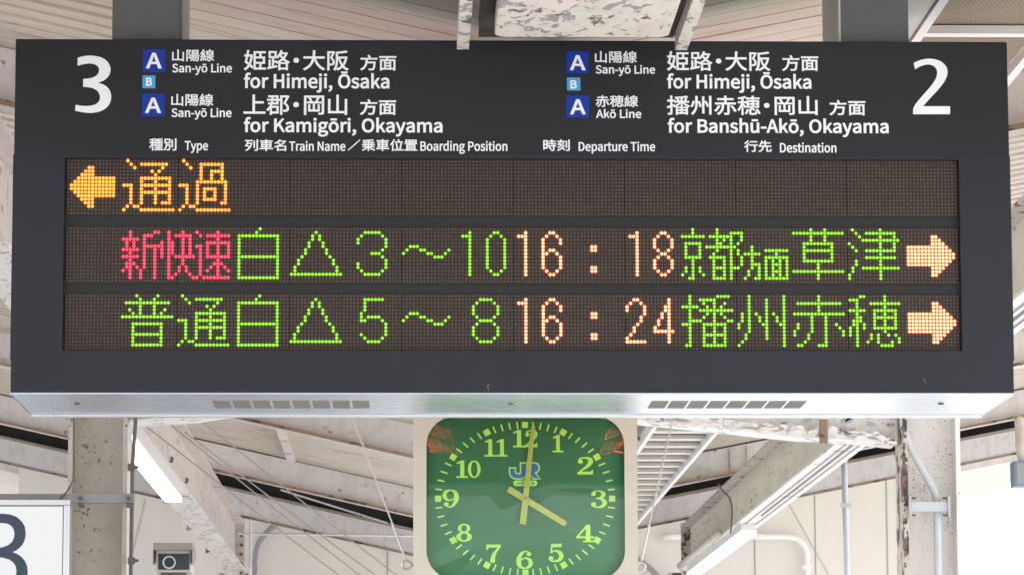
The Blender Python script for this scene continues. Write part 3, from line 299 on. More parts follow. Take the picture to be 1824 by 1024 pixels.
# lit dots: row of the display, colour, kind, line:columns
LED = [
    (0, 'led_orange', 'arrow', '2:6-7 3:5-7 4:4-7 5:3-13 6:2-13 7:1-13 8:1-13 9:2-13 10:3-13 11:4-7 12:5-7 13:6-7'),
    (0, 'led_orange', 'message', '0:17,33 1:18,21-28,34,38-44 2:19,27,35,38,44 3:24,26,38,41-44 4:25,38,41,44 5:21-29,38,41,44 6:21,25,29,37-45 7:16-18,21-29,32-34,37,45 8:18,21,25,29,34,37,39-42,45 9:18,21-29,34,37,39,42,45 10:18,21,25,29,34,37,39,42,45 11:18,21,25,29,34,37,39-42,45 12:18,21,25,27-29,34,37,44-45 13:17,19-20,33,35-36 14:16,21-30,32,37-46'),
    (1, 'led_red', 'message', '1:18,25-26,29,33,37,43 2:18,22-24,29,31-35,38,40-46 3:16-20,22,29,33,35,43 4:17,19,22,27,29-30,33,35,40-46 5:17,19,22-27,29-30,33,35,37-38,40,43,46 6:16-20,22,25,27,29-30,33,35,38,40,43,46 7:18,22,25,27,29-30,33,35,38,40,43,46 8:16-20,22,25,27,29,31-36,38,40-46 9:18,22,25,29,33,38,43 10:17-19,22,25,29,33,38,42-44 11:17-18,20,22,25,29,32,34,38,41,43,45 12:16,18,21,25,29,32,34,38,40,43,46 13:18,21,25,29,31,35,38,43 14:18,21,25,29-30,36-37,39-46'),
    (1, 'led_green', 'message', '0:55 1:54,71,85-89,115,122-123 2:49-60,70,72,84,90,113-115,121,124 3:49,60,70,72,83,91,115,120,125 4:49,60,69,73,83,91,115,120,125 5:49,60,69,73,91,98-100,115,120,125 6:49,60,68,74,90,97,101-102,109,115,120,125 7:49,60,68,74,87-89,96,103-104,108,115,120,125 8:49-60,67,75,90,105-107,115,120,125 9:49,60,66,76,91,115,120,125 10:49,60,66,76,83,91,115,120,125 11:49,60,65,77,83,91,115,120,125 12:49,60,65,77,84,90,115,121,124 13:49,60,64-78,85-89,115,122-123 14:49-60'),
    (1, 'led_green', 'message', '0:179,186,213,217,225,233 1:179,186,190-193,208-222,226,229-237 2:176-182,184-190,193,213,217,227,233,237 3:186,188,190,193,213,217,228-238 4:177-181,186-187,190,192,211-219,224,233,237 5:177,181,183-191,196,211,219,225,233,237 6:177,181,186,190,192,196,200-206,211-219,226,229-237 7:177,181,185,190,192,194-198,203,211,219,233 8:177-181,184-188,190,193,196,200-206,211,219,229-237 9:179,185,188,190,193,196,200,202,204,206,211-219,226,233 10:179,185,188,190,193,196-198,200,202-204,206,215,226,233 11:177,179,181,185-188,190-192,196,198,200,202,204,206,215,225,228-238 12:177,179,181,185,188,190,195,198,200,202-204,206,208-222,225,233 13:176,179,182,185,188,190,195,198,200,202,204,206,215,224,233 14:178-179,185-188,190,194,197-198,200-206,215,224,233'),
    (1, 'led_amber', 'message', '1:131,138-139,163,170-171 2:129-131,137,140,161-163,169,172 3:131,136,141,163,168,173 4:131,136,141,163,168,173 5:131,136,150-151,163,168,173 6:131,136,138-139,150-151,163,169,172 7:131,136-137,140,163,170-171 8:131,136,141,163,169,172 9:131,136,141,163,168,173 10:131,136,141,163,168,173 11:131,136,141,150-151,163,168,173 12:131,137,140,150-151,163,169,172 13:131,138-139,163,170-171'),
    (1, 'led_amber', 'arrow', '2:248-249 3:248-250 4:248-251 5:241-252 6:241-253 7:241-254 8:241-254 9:241-253 10:241-252 11:248-251 12:248-250 13:248-249'),
    (2, 'led_green', 'message', '0:20,26,33 1:21,25,34,37-44 2:17-29,35,43 3:21,25,40,42 4:18,21,25,28,41 5:19,21,25,27,37-45 6:16-30,37,41,45 7:32-34,37-45 8:19-27,34,37,41,45 9:19,27,34,37-45 10:19,27,34,37,41,45 11:19-27,34,37,41,45 12:19,27,34,37,41,43-45 13:19,27,33,35-36 14:19-27,32,37-46'),
    (2, 'led_green', 'message', '0:55 1:54,71,85-90,118-121 2:49-60,70,72,85,117,122 3:49,60,70,72,85,116,123 4:49,60,69,73,85,116,123 5:49,60,69,73,84,98-100,116,123 6:49,60,68,74,84,86-89,97,101-102,109,117,122 7:49,60,68,74,84-85,90,96,103-104,108,118-121 8:49-60,67,75,91,105-107,117,122 9:49,60,66,76,91,116,123 10:49,60,66,76,91,116,123 11:49,60,65,77,84,91,116,123 12:49,60,65,77,85,90,117,122 13:49,60,64-78,86-89,118-121 14:49-60'),
    (2, 'led_green', 'message', '0:178,186-189,195,205,215,227-228,234 1:178,181-185,195,200,205,215,224-226,234 2:178,182,185,188,195,200,205,209-221,226,230-238 3:176-180,183,185,187,195,200,205,215,226,234 4:178,181-190,195,200,205,215,224-228,231-237 5:178,183,185,187,193,195,197,200,202,205,208-222,226,231,234,237 6:178,182,185,188,193,195,198,200,203,205,213,217,226-227,231-237 7:178-181,185,189-190,193,195,198,200,203,205,213,217,225-227,231,234,237 8:176-178,182-188,192,195,199-200,204-205,209,213,217,220,225-226,228,231,234,237 9:178,182,185,188,192,195,200,205,209,213,217,221,224,226,228,231-237 10:178,182,185,188,195,200,205,208,213,217,222,224,226,234 11:178,182-188,194,200,205,208,212,217,222,224,226,230,232,235,237 12:178,182,185,188,194,200,205,212,217,226,230,232,238 13:178,182,185,188,193,205,211,217,226,229,232,236,238 14:177-178,182-188,192,205,209-210,215-217,226,233-236'),
    (2, 'led_amber', 'message', '1:131,138-139,162-163,172 2:129-131,137,140,161,164,172 3:131,136,141,160,165,171-172 4:131,136,141,160,165,171-172 5:131,136,150-151,165,170,172 6:131,136,138-139,150-151,164,170,172 7:131,136-137,140,164,169,172 8:131,136,141,163,169,172 9:131,136,141,162,168,172 10:131,136,141,162,168-173 11:131,136,141,150-151,161,172 12:131,137,140,150-151,160,172 13:131,138-139,160-165,172'),
    (2, 'led_amber', 'arrow', '2:248-249 3:248-250 4:248-251 5:241-252 6:241-253 7:241-254 8:241-254 9:241-253 10:241-252 11:248-251 12:248-250 13:248-249'),
]
# ------------------------------------------------------------------ the setting
tag(MB().box(-5.4, 6.4, -40, 90, -1.1, 0.0).build('platform', M['platform']), kind='structure')
tag(MB().quad((-400, -400, -1.12), (400, -400, -1.12), (400, 600, -1.12), (-400, 600, -1.12)).build('ground', M['ground']), kind='structure')

# canopy lines: a butterfly roof, lowest along XV
XV = 0.44
def zr(X):                                  # underside of the rafters (world z)
    return CZ + 2.032 + (0.226*(XV - X) if X < XV else 0.196*(X - XV))
RB = 0.225                                  # rafter depth = height of the boards above that line
RY = [2.8, 8.1, 13.4, 18.85, 24.0, 29.06, 33.9]
XL, XR = -6.2, 7.0

def slope_box(mb, y0, y1, z0, z1, xa=XL, xb=XR):
    """a box that follows the roof line, split at the valley"""
    for a, b in ((xa, min(xb, XV)), (max(xa, XV), xb)):
        if b - a < 1e-4: continue
        mb.hexa([(a, y0, zr(a)+z0), (b, y0, zr(b)+z0), (b, y1, zr(b)+z0), (a, y1, zr(a)+z0),
                 (a, y0, zr(a)+z1), (b, y0, zr(b)+z1), (b, y1, zr(b)+z1), (a, y1, zr(a)+z1)])
    return mb

roof = thing('canopy_roof', 'board-lined butterfly roof of the platform canopy, falling to a central valley', 'roof', (XV, 15, CZ + 2.3))
for xa, xb, lap, gap in ((XL, -0.9, 0.009, 0.002), (-0.898, XV, 0.0016, 0.0006), (XV, 1.5, 0.0016, 0.0006), (1.502, XR, 0.009, 0.002)):
    mb = MB(); y = -8.0                      # outer bays ship-lapped, inner bays nearly flush
    while y < 29.0:
        t = random.uniform(-1, 1)*lap*0.25; y1 = min(y + 0.17 - gap, 29.075)
        mb.hexa([(xa, y, zr(xa)+RB+t), (xb, y, zr(xb)+RB+t), (xb, y1, zr(xb)+RB+lap+t), (xa, y1, zr(xa)+RB+lap+t),
                 (xa, y, zr(xa)+RB+0.03), (xb, y, zr(xb)+RB+0.03), (xb, y1, zr(xb)+RB+0.03), (xa, y1, zr(xa)+RB+0.03)])
        y += 0.17
    mb.build('roof_boarding', M['wood'], roof)
slope_box(MB(), -8, 29.08, RB+0.034, RB+0.06).build('roof_covering', M['dark_iron'], roof)
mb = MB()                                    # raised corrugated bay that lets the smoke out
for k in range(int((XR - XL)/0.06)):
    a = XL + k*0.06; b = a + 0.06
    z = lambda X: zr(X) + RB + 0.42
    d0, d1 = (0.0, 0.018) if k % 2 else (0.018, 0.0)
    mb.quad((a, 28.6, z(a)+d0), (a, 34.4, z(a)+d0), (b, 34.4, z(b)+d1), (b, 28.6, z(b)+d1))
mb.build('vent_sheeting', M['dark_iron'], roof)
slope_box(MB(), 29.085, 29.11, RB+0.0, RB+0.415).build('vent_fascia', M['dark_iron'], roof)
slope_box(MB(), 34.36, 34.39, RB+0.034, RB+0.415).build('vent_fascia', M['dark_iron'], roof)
slope_box(MB(), 34.0, 46, RB, RB+0.03).build('far_boarding', M['wood'], roof)

desc = {13.4: 'cream roof rafter whose face shows at both outer ends beside the departure board',
        24.0: 'cream roof rafter just under the left half of the board, rusty lower edge',
        29.06: 'cream roof rafter in front of the dark ventilation gap',
        33.9: 'farthest cream roof rafter, right against the station wall'}
for y in RY:
    if y == 18.85: continue
    t = thing('roof_rafter', desc.get(y, 'cream roof rafter of the canopy above the camera side'), 'rafter', (XV, y, zr(XV)), 'roof rafters')
    slope_box(MB(), y-0.007, y+0.007, 0.014, RB-0.004).build('web', M['rafter'], t)
    slope_box(MB(), y-0.09 if y < 33 else y-0.012, y+0.09, 0.0, 0.012).build('flange', M['cream'], t)
    slope_box(MB(), y-0.094 if y < 33 else y-0.016, y-0.0905 if y < 33 else y-0.0125, -0.004, 0.018).build('rusty_lip', M['rust_lip'], t)
    if y == 29.06:                           # stiffener bars on the web
        for px_ in (1300, 1330):
            X = at(px_, 840, y).x; MB().box(X, X+0.02, y-0.03, y-0.0075, zr(X)+0.02, zr(X)+0.2).build('stiffener', M['cream'], t)

t = thing('roof_joist', 'short stepped timber joist between two rafters left of the clock', 'joist', (-0.885, 24.3, zr(-0.885)+RB))
mb = MB()
for k in range(9):
    y0 = 24.35 + k*0.5; mb.box(-0.915 + (k % 2)*0.004, -0.86, y0, y0+0.48, zr(-0.885)+RB-0.05-(k % 2)*0.012, zr(-0.885)+RB-0.008)
mb.build('joist_beam', M['cream'], t)


# the end wall
xw0, xw1, yw = at(33, 860, 35.5).x, at(1655, 900, 35.5).x, 35.5
wall = thing('station_wall', 'pale panelled station wall behind the columns, bright towards the right', 'wall', (0.6, yw, 0))
mb = MB()
mb.prism_y([(xw0, 0.0), (xw1, 0.0), (xw1, zr(xw1)+0.2), (XV, zr(XV)+0.2), (xw0, zr(xw0)+0.2)], yw, yw+0.15)
mb.build('panel', M['wall'], wall)
for a, b, lab in ((XL, xw0-0.002, 'slim eave beam left of the station wall, white sky below it'), (xw1+0.002, XR, 'slim eave beam right of the station wall, white sky below it')):
    tag(slope_box(MB(), 35.5, 35.62, 0.03, 0.10, a, b).build('eave_beam', M['cream']), lab, 'beam', 'eave beams')
for px_ in (690, 1344, 1452, 1580):
    X = at(px_, 950, yw).x; MB().box(X-0.006, X+0.006, yw-0.004, yw-0.0005, 0.05, zr(X)+0.19).build('panel_seam', M['seam'], wall)
for a, b in (((258, 890), (236, 985)), ((1404, 895), (1480, 1030))):
    p, q = at(*a, yw-0.004), at(*b, yw-0.004); MB().tube([p, q], 0.003, 4).build('stay', M['seam'], wall)

# ------------------------------------------------------------------ steel frame
def ibeam_y(t, xa, xb, y0, y1, z0, z1, tf=0.016, tw=0.012, mats=('cream_worn', 'cream', 'cream')):
    xc = (xa + xb)/2
    MB().box(xc-tw/2, xc+tw/2, y0, y1, z0+tf, z1-tf).build('web', M[mats[1]], t)
    MB().box(xa, xb, y0, y1, z0, z0+tf).build('bottom_flange', M[mats[0]], t)
    MB().box(xa, xb, y0, y1, z1-tf, z1).build('top_flange', M[mats[2]], t)
GZ0, GZ1 = CZ + 1.98, CZ + 2.40
gl = thing('roof_girder', 'long pinkish roof girder running back above the lit fluorescent lamp, left of the clock', 'girder', (-1.55, 18.9, GZ0), 'roof girders')
ibeam_y(gl, -1.643, -1.457, 5.0, 33.7, GZ0, GZ1, mats=('flange_mottled', 'web_pink', 'web_pink'))
gr = thing('roof_girder', 'long greenish cream roof girder right of the clock with a bright flaking bottom flange', 'girder', (2.575, 18.9, GZ0), 'roof girders')
ibeam_y(gr, 2.48, 2.67, 5.0, 33.7, GZ0, GZ1 - 0.03, mats=('flake', 'girder_green', 'cream_worn'))
# haunch plates, end plates with rivets, clamps
for t, xc, s in ((gl, -1.55, 1), (gr, 2.575, -1)):
    mb = MB(); mb.box(xc-0.09, xc+0.09, 33.705, 33.72, GZ0-0.25, GZ1); mb.build('end_plate', M['cream_worn'], t)
    for k in range(7):
        z = GZ0 - 0.2 + k*0.085; bmx = xc + s*0.06
        MB().tube([(bmx, 33.69, z), (bmx, 33.704, z)], [0.010, 0.016], 8).build('rivet', M['dark_steel'], t)
    for yk in (25.6, 28.3, 31.0) if t is gl else ():
        mb = MB(); mb.tube([(xc-0.105, yk, GZ0-0.02), (xc-0.105, yk, GZ0+0.03)], [0.013, 0.010], 7)
        mb.box(xc-0.112, xc-0.08, yk-0.02, yk+0.02, GZ0-0.012, GZ0-0.0005); mb.build('clamp', M['rust_lip'], t)
for px_, py_ in ((303, 818), (330, 855), (389, 878)):
    p = at_x(px_, py_, -1.541); MB().tube([(p.x-0.003, p.y, p.z-0.012), (p.x+0.012, p.y, p.z-0.012), (p.x+0.016, p.y, p.z+0.004), (p.x+0.004, p.y, p.z+0.016)], 0.009, 6).build('hook', M['dark_steel'], gl)

def hcolumn(xa, xb, y0, y1, z1, label, edge='column', web='column', grp='steel columns'):
    t = thing('steel_column', label, 'column', ((xa+xb)/2, (y0+y1)/2, 0), grp)
    tf = 0.022; yc = (y0+y1)/2
    MB().box(xa, xa+tf, y0, y1, 0.0, z1).build('flange', M[edge], t)
    MB().box(xb-tf, xb, y0, y1, 0.0, z1).build('flange', M[web], t)
    MB().box(xa+tf, xb-tf, yc-0.007, yc+0.007, 0.0, z1).build('web', M[web], t)
    return t
cl = hcolumn(-1.697, -1.400, 18.70, 19.0, GZ0, 'cream steel column beside the white numbered light box')
cr = hcolumn(2.505, 2.795, 18.70, 19.0, GZ0, 'pale steel column on the right with a rusted front edge', edge='rusty_edge', web='column_speck')
hcolumn(-1.70, -1.41, 33.72, 34.0, GZ0-0.02, 'far steel column at the back end of the left girder')
hcolumn(2.38, 2.68, 33.73, 34.0, GZ0-0.02, 'far steel column coloured dark for shade at the back end of the right girder', edge='cream', web='dark_steel')  # shaded void put into the dark colour of web and flange
# flakes of rust standing off the right column's front edge
mb = MB(); rnd = random.Random(3)
for k in range(46):
    z = CZ + rnd.uniform(0.95, 1.9); r0 = rnd.uniform(0.004, 0.017); x = 2.505 + rnd.uniform(-0.004, 0.012)
    pts = [(x + r0*rnd.uniform(0.6, 1.2)*math.cos(a)*0.8, z + r0*rnd.uniform(0.6, 1.3)*math.sin(a)) for a in [2*math.pi*i/7 for i in range(7)]]
    y = 18.6985 - rnd.uniform(0.0, 0.006); mb.prism_y(pts, y-0.003, y)
tag(mb.build('rust_flake', paint('rust_flakes', (0.13, 0.085, 0.09), (0.28, 0.17, 0.16), rust_t=0.55, chip_t=0.7, fine=30), cr), kind='stuff')

# portal beam between the two near columns
def P19(px_, py_): q = at(px_, py_, 18.85); return (q.x, q.z)
xa, xb = -1.398, 2.478
low = [(xa, P19(236, 752)[1])] + [P19(a, b) for a, b in ((350, 744), (440, 730), (700, 712), (1000, 726), (1150, 749), (1263, 760), (1361, 771), (1431, 778), (1514, 782))] + [(xb, P19(1590, 790)[1])]
portal = thing('portal_beam', 'white cross beam with big curling paint flakes just under the board, right of the clock', 'beam', (0.5, 18.85, GZ1))
mb = MB(); top = [(xb, GZ1-0.02), (xa, GZ1-0.02)]
mb.prism_y(low + top, 18.80, 18.90); mb.build('beam_web', M['flake'], portal)
mb = MB()
for (x0, z0), (x1, z1) in zip(low, low[1:]):
    mb.hexa([(x0, 18.72, z0-0.014), (x1, 18.72, z1-0.014), (x1, 18.98, z1-0.014), (x0, 18.98, z0-0.014), (x0, 18.72, z0-0.001), (x1, 18.72, z1-0.001), (x1, 18.98, z1-0.001), (x0, 18.98, z0-0.001)])
mb.build('beam_flange', M['flake'], portal)
for nm, mm, cnt, sd in (('paint_flake', 'flake', 150, 5), ('bare_patch', 'galv', 26, 11)):
    mb = MB(); rnd = random.Random(sd)
    for k in range(cnt):
        i = rnd.choice([4, 5, 5, 6, 6, 7, 7, 8, 8, 9]); (x0, z0), (x1, z1) = low[i], low[i+1]; u = rnd.random()
        x, z = x0 + (x1-x0)*u, z0 + (z1-z0)*u + (rnd.uniform(-0.012, 0.03) if nm == 'paint_flake' else rnd.uniform(0.03, 0.15))
        a, b = rnd.uniform(0.008, 0.045), rnd.uniform(0.005, 0.018)
        y = 18.716 - rnd.uniform(0, 0.02) if nm == 'paint_flake' else 18.797
        ph = rnd.uniform(-0.5, 0.5)
        pts = []
        for q in range(9):
            an = 2*math.pi*q/9; rr = rnd.uniform(0.55, 1.2); dx, dz = a*rr*math.cos(an), b*rr*math.sin(an)
            pts.append((x + dx*math.cos(ph) - dz*math.sin(ph), z + dx*math.sin(ph) + dz*math.cos(ph)))
        mb.prism_y(pts, y-0.002, y)
    tag(mb.build(nm, M[mm], portal), kind='stuff')
X = at(1467, 770, 18.7).x; z = at(1467, 782, 18.7).z
MB().box(X-0.02, X+0.02, 18.69, 18.715, z-0.02, z+0.10).build('bracket', M['rust_lip'], portal)

# valley gutter under the roof, and the ladder-like tray
t = thing('valley_gutter', 'big flaking white gutter box under the roof valley, above the middle of the board', 'gutter', (0.485, 8, CZ+2.08))
for y0, y1 in ((4.0, 10.18), (11.4, 13.2)):
    me = MB(); r_ = 0.03; x0, x1 = 0.243, 0.727
    out = [(x0, y0), (x1, y0), (x1, y1-r_), (x1-0.4*r_, y1-0.3*r_), (x1-r_, y1), (x0+r_, y1), (x0+0.4*r_, y1-0.3*r_), (x0, y1-r_)]
    n = len(me.v); k = len(out); me.v += [(x, y, CZ+2.075) for x, y in out] + [(x, y, CZ+2.135) for x, y in out]
    me.f.append(tuple(range(n+k-1, n-1, -1))); me.f.append(tuple(range(n+k, n+2*k)))
    for i in range(k): j = (i+1) % k; me.f.append((n+i, n+j, n+k+j, n+k+i))
    me.build('cover_plate', M['soffit'], t, bevel=0.004)
MB().box(0.205, 0.765, 4.0, 10.5, CZ+2.14, CZ+2.2).build('trough', M['dark_iron'], t)
for xa_, xb_ in ((0.142, 0.176), (0.765, 0.80)):
    for y0 in (4.0, 6.2, 8.1, 9.42): MB().box(xa_, xb_, y0, {4.0: 6.19, 6.2: 8.09, 8.1: 9.41, 9.42: 10.45}[y0], CZ+2.09+(0.004 if y0 in (6.2, 9.42) else 0), CZ+2.15).build('side_rail', M['soffit'], t)

t = thing('slatted_tray', 'long tray of closely set pale cross slats between white rails, right of the clock', 'tray', (1.72, 27, CZ+2.2))
y = 20.2
while y < 33.2:
    mb = MB(); mb.box(1.535, 1.905, y+0.0202, y+0.27, CZ+2.235, CZ+2.25); mb.box(1.535, 1.905, y, y+0.02, CZ+2.226, CZ+2.25)
    mb.build('slat', M['slat'], t); y += 0.5
MB().box(1.535, 1.905, 20.2, 33.2, CZ+2.262, CZ+2.27).build('tray_back', M['dark_iron'], t)
for xa_ in (1.505, 1.91):
    for k in range(5): MB().box(xa_, xa_+0.024, 20.0+k*2.65, 20.0+k*2.65+2.63, CZ+2.195, CZ+2.27).build('rail', M['white_steel'], t)

# netted ceiling panel, upper right
t = thing('mesh_ceiling_panel', 'tan expanded metal ceiling panel in a white frame above the right end of the board', 'ceiling panel', (1.8, 11, CZ+2.35))
zf = CZ + 2.35
for xa_ in (1.592, 1.99): MB().box(xa_, xa_+0.028, 6.0, 14.5 if xa_ > 1.9 else 12.9, zf-0.012, zf+0.02).build('frame_bar', M['white_steel'], t)
for yk in (7.1, 9.4, 11.42, 12.28):
    MB().box(1.6205, 1.9895, yk, yk+0.055, zf-0.006, zf+0.02).build('cross_bar', M['white_steel'], t)
mb = MB(); p = 0.042
a0 = 7.6
while a0 < 12.9:                             # two crossing sets of thin strands make the diamonds
    for s in (0, 1):
        xa_, xb_ = 1.622, 1.988
        dy = (xb_-xa_)*3.0; y0, y1 = (a0, a0+dy) if s else (a0+dy, a0)
        z0 = zf + 0.024 + s*0.0035
        mb.hexa([(xa_, y0, z0), (xb_, y1, z0), (xb_, y1+0.013, z0), (xa_, y0+0.013, z0), (xa_, y0, z0+0.003), (xb_, y1, z0+0.003), (xb_, y1+0.013, z0+0.003), (xa_, y0+0.013, z0+0.003)])
    a0 += p
mb.build('mesh_sheet', M['mesh'], t)
MB().box(1.62, 1.985, 8.0, 13.1, zf+0.06, zf+0.066).build('backing', M['dark_iron'], t)
tag(MB().box(1.50, 1.588, 5.5, 12.9, zf-0.004, zf+0.15).build('ceiling_edge_beam', M['pale_green'], None, bevel=0.003), 'pale green edge beam between the right hanger post and the netted ceiling', 'beam')
# ------------------------------------------------------------------ the departure board
YF = 10.598; SX0, SX1 = 0.307-1.435, 0.307+1.435; SZ0, SZ1 = CZ+1.127, CZ+1.127+1.020; SD = 0.613
def sg(px_, py_): q = at(px_, py_, YF); return q.x, q.z
board = thing('departure_board', 'wide charcoal departure board with three rows of coloured light-dot text and white header lettering', 'departure board', (0.307, YF+SD/2, SZ0))
xs = (sg(0, 340)[0], )
bz_top, bz_bot = sg(912, 277)[1], sg(912, 641)[1]
HB = 0.012
MB().box(SX0+0.004, SX1-0.004, YF+0.03, YF+SD-0.03, SZ0+0.006, SZ1-0.004).build('housing', M['alu_frame'], board)
wx0, wx1 = sg(113, 450)[0], sg(1711, 450)[0]; wz1, wz0 = sg(912, 283)[1], sg(912, 624.5)[1]
bx0, bx1, by1 = SX0-0.0024, SX1+0.0024, YF+0.0295
MB().box(SX0, SX1, YF, by1, bz_top, SZ1).build('header_panel', M['sign_dark'], board)
mb = MB(); mb.box(bx0, wx0, YF, by1, bz_bot, bz_top); mb.box(wx1, bx1, YF, by1, bz_bot, bz_top)
mb.box(wx0, wx1, YF, by1, wz1, bz_top); mb.box(wx0, wx1, YF, by1, bz_bot, wz0)
mb.box(SX0, SX1, YF, by1, SZ0, bz_bot); mb.build('display_bezel', M['bezel'], board)
MB().box(SX0+0.001, SX1-0.001, YF+0.002, by1, SZ1+0.0002, SZ1+0.004).build('top_edge', M['bezel'], board, bevel=0.0015)
# back of the board, mirrored (its light dots show in the clock's cover)
MB().box(SX0, SX1, YF+SD-0.0295, YF+SD, SZ0, SZ1).build('back_panel', M['bezel'], board)
# underside
und = MB().box(SX0+0.002, SX1-0.002, YF+0.002, YF+SD-0.002, SZ0-0.004, SZ0-0.0005).build('underside_panel', M['alu'], board)
MB().box(SX0+0.002, SX1-0.002, YF+SD-0.03, YF+SD+0.012, SZ0-0.010, SZ0-0.0045).build('rear_lip', M['alu_frame'], board)
for s, xx in ((0, SX0-0.0035), (1, SX1+0.0005)):
    MB().box(xx, xx+0.003, YF+0.031, YF+SD, SZ0-0.004, SZ1-0.004).build('side_trim', M['alu'], board)
vz = SZ0 - 0.0042
for x0s, step, wv in ((378, 35.6, 30.5), (1161, 35.15, 30.5)):
    for k in range(8):
        a, b = x0s + k*step, x0s + k*step + wv
        p0, p1 = at_z(a, 714.2, vz), at_z(b, 714.2, vz); y1 = at_z(a, 726.5, vz).y
        mb = MB(); mb.box(p0.x, p1.x, p0.y, y1, vz-0.0012, vz)
        for j in range(1, 7): yy = p0.y + (y1-p0.y)*j/7; mb.box(p0.x+0.002, p1.x-0.002, yy-0.004, yy+0.004, vz-0.0026, vz-0.00125)
        mb.build('vent', M['vent'], und)
for px_ in (138, 910, 1676):
    q = at_z(px_, 718.5, vz); MB().tube([(q.x, q.y, vz-0.003), (q.x, q.y, vz)], 0.009, 10).build('screw', M['dark_steel'], und)
# hanger posts
for a, b, tl in ((200, 322, 'r'), (1496, 1618, 'l')):
    x0, x1 = at(a, 40, YF+0.05).x, at(b, 40, YF+0.05).x
    hp = MB().box(x0, x1, YF+0.05, YF+0.058, SZ1-0.0035, CZ+2.78).build('hanger_post', M['post'], board)
    xi, xj = (x1-0.010, x1-0.002) if tl == 'r' else (x0+0.002, x0+0.010)
    MB().box(x0+0.002, x1-0.002, YF+0.0585, YF+0.52, SZ1-0.0035, CZ+2.78).build('post_body', M['post_side'], hp)
    MB().box((x1-0.0015) if tl == 'r' else x0-0.004, (x1+0.004) if tl == 'r' else x0+0.0015, YF+0.046, YF+0.0575, SZ1-0.0035, CZ+2.78).build('post_edge', M['dark_steel'] if tl == 'r' else M['post_side'], hp)

# ---- light-dot display
NC, NR = 256, 16
gx0, gx1 = sg(118.6, 453)[0], sg(1705.8, 455)[0]; PT = (gx1-gx0)/(NC-1)
rowz = []
for (ya, yb), (yc, yd) in (((284.2, 377.4), (288.6, 382.2)), ((404.6, 497.8), (409.5, 502.4)), ((523.4, 617.4), (529.0, 622.3))):
    zt = (sg(120, ya)[1] + sg(1700, yc)[1])/2; zb = (sg(120, yb)[1] + sg(1700, yd)[1])/2; rowz.append((zt, zb))
YB = YF + 0.016                              # face of the dot boards
MB().box(wx0, wx1, YB+0.006, YB+0.012, wz0, wz1).build('display_back', M['sep'], board)
def dot(mb, x, y, z, r, h, seg, s=-1):
    n = len(mb.v)
    for rr, hh in ((r, 0.0), (r*0.72, h*0.72)):
        for k in range(seg):
            a = 2*math.pi*k/seg; mb.v.append((x + rr*math.cos(a), y + s*hh, z + rr*math.sin(a)))
    mb.v.append((x, y + s*h, z)); c = n + 2*seg
    for k in range(seg):
        j = (k+1) % seg
        mb.f.append((n+k, n+j, n+seg+j, n+seg+k)); mb.f.append((n+seg+k, n+seg+j, c))
rows = []; lit = [set(), set(), set()]
def cells(spec):
    for part in spec.split():
        r, t_ = part.split(':')
        for q in t_.split(','):
            a, _, b = q.partition('-')
            for c in range(int(a), int(b or a)+1): yield int(r), c
for i, m_, kind, spec in LED: lit[i] |= set(cells(spec))
for i, (zt, zb) in enumerate(rowz):
    pz = (zt-zb)/(NR-1); mb = MB()
    for k in range(8):                       # eight square boards of two modules side by side
        xa_ = gx0 - PT*0.5 + k*32*PT; mb.box(xa_+0.0011, xa_+32*PT-0.0011, YB, YB+0.0055, zb-pz*0.55, zt+pz*0.55)
    rw = mb.build('display_row', M['board'], board); rows.append(rw)
    mb = MB()
    for r in range(NR):
        for c in range(NC):
            if (r, c) in lit[i]: continue
            dot(mb, gx0+c*PT, YB-0.0003, zt-r*pz, PT*0.33, PT*0.2, 6)
    tag(mb.build('unlit_dots', M['dot'], rw), kind='stuff')
CUTS = [(0, 16, 32, 48), (16, 29, 37, 48, 64, 80, 96, 112, 120, 128, 136, 144, 160, 168, 176, 183, 194, 199, 208, 224, 240, 256), (16, 32, 48, 64, 80, 96, 112, 128, 136, 144, 160, 168, 176, 192, 208, 224, 240, 256)]
for i, m_, kind, spec in LED:
    zt, zb = rowz[i]; pz = (zt-zb)/(NR-1); cs = list(cells(spec))
    for c0, c1 in zip(CUTS[i], CUTS[i][1:]):
        mb = MB()
        for r, c in cs:
            if c0 <= c < c1: dot(mb, gx0+c*PT, YB-0.0005, zt-r*pz, PT*0.46, PT*0.34, 10)
        if mb.v: mb.build('lit_arrow' if kind == 'arrow' else 'lit_character', M[m_], rows[i], smooth=True)
# back display: the two lower rows again, turned round, all in red
for i, cols in ((1, None), (2, None)):
    zt, zb = rowz[i]; pz = (zt-zb)/(NR-1); yb2 = YF + SD + 0.0005; mb = MB()
    mb.box(0.614-gx1-PT, 0.614-gx0+PT, yb2, yb2+0.002, zb-pz*0.55, zt+pz*0.55); bk = mb.build('rear_display', M['sep'], board)
    mb = MB()
    for r, c in lit[i]:
        if c < 66 or 158 < c < 200: dot(mb, 0.614-(gx0+c*PT), yb2+0.0024, zt-r*pz, PT*0.34, PT*0.2, 6, 1)
    tag(mb.build('rear_lit_text', M['led_back'], bk), kind='stuff')

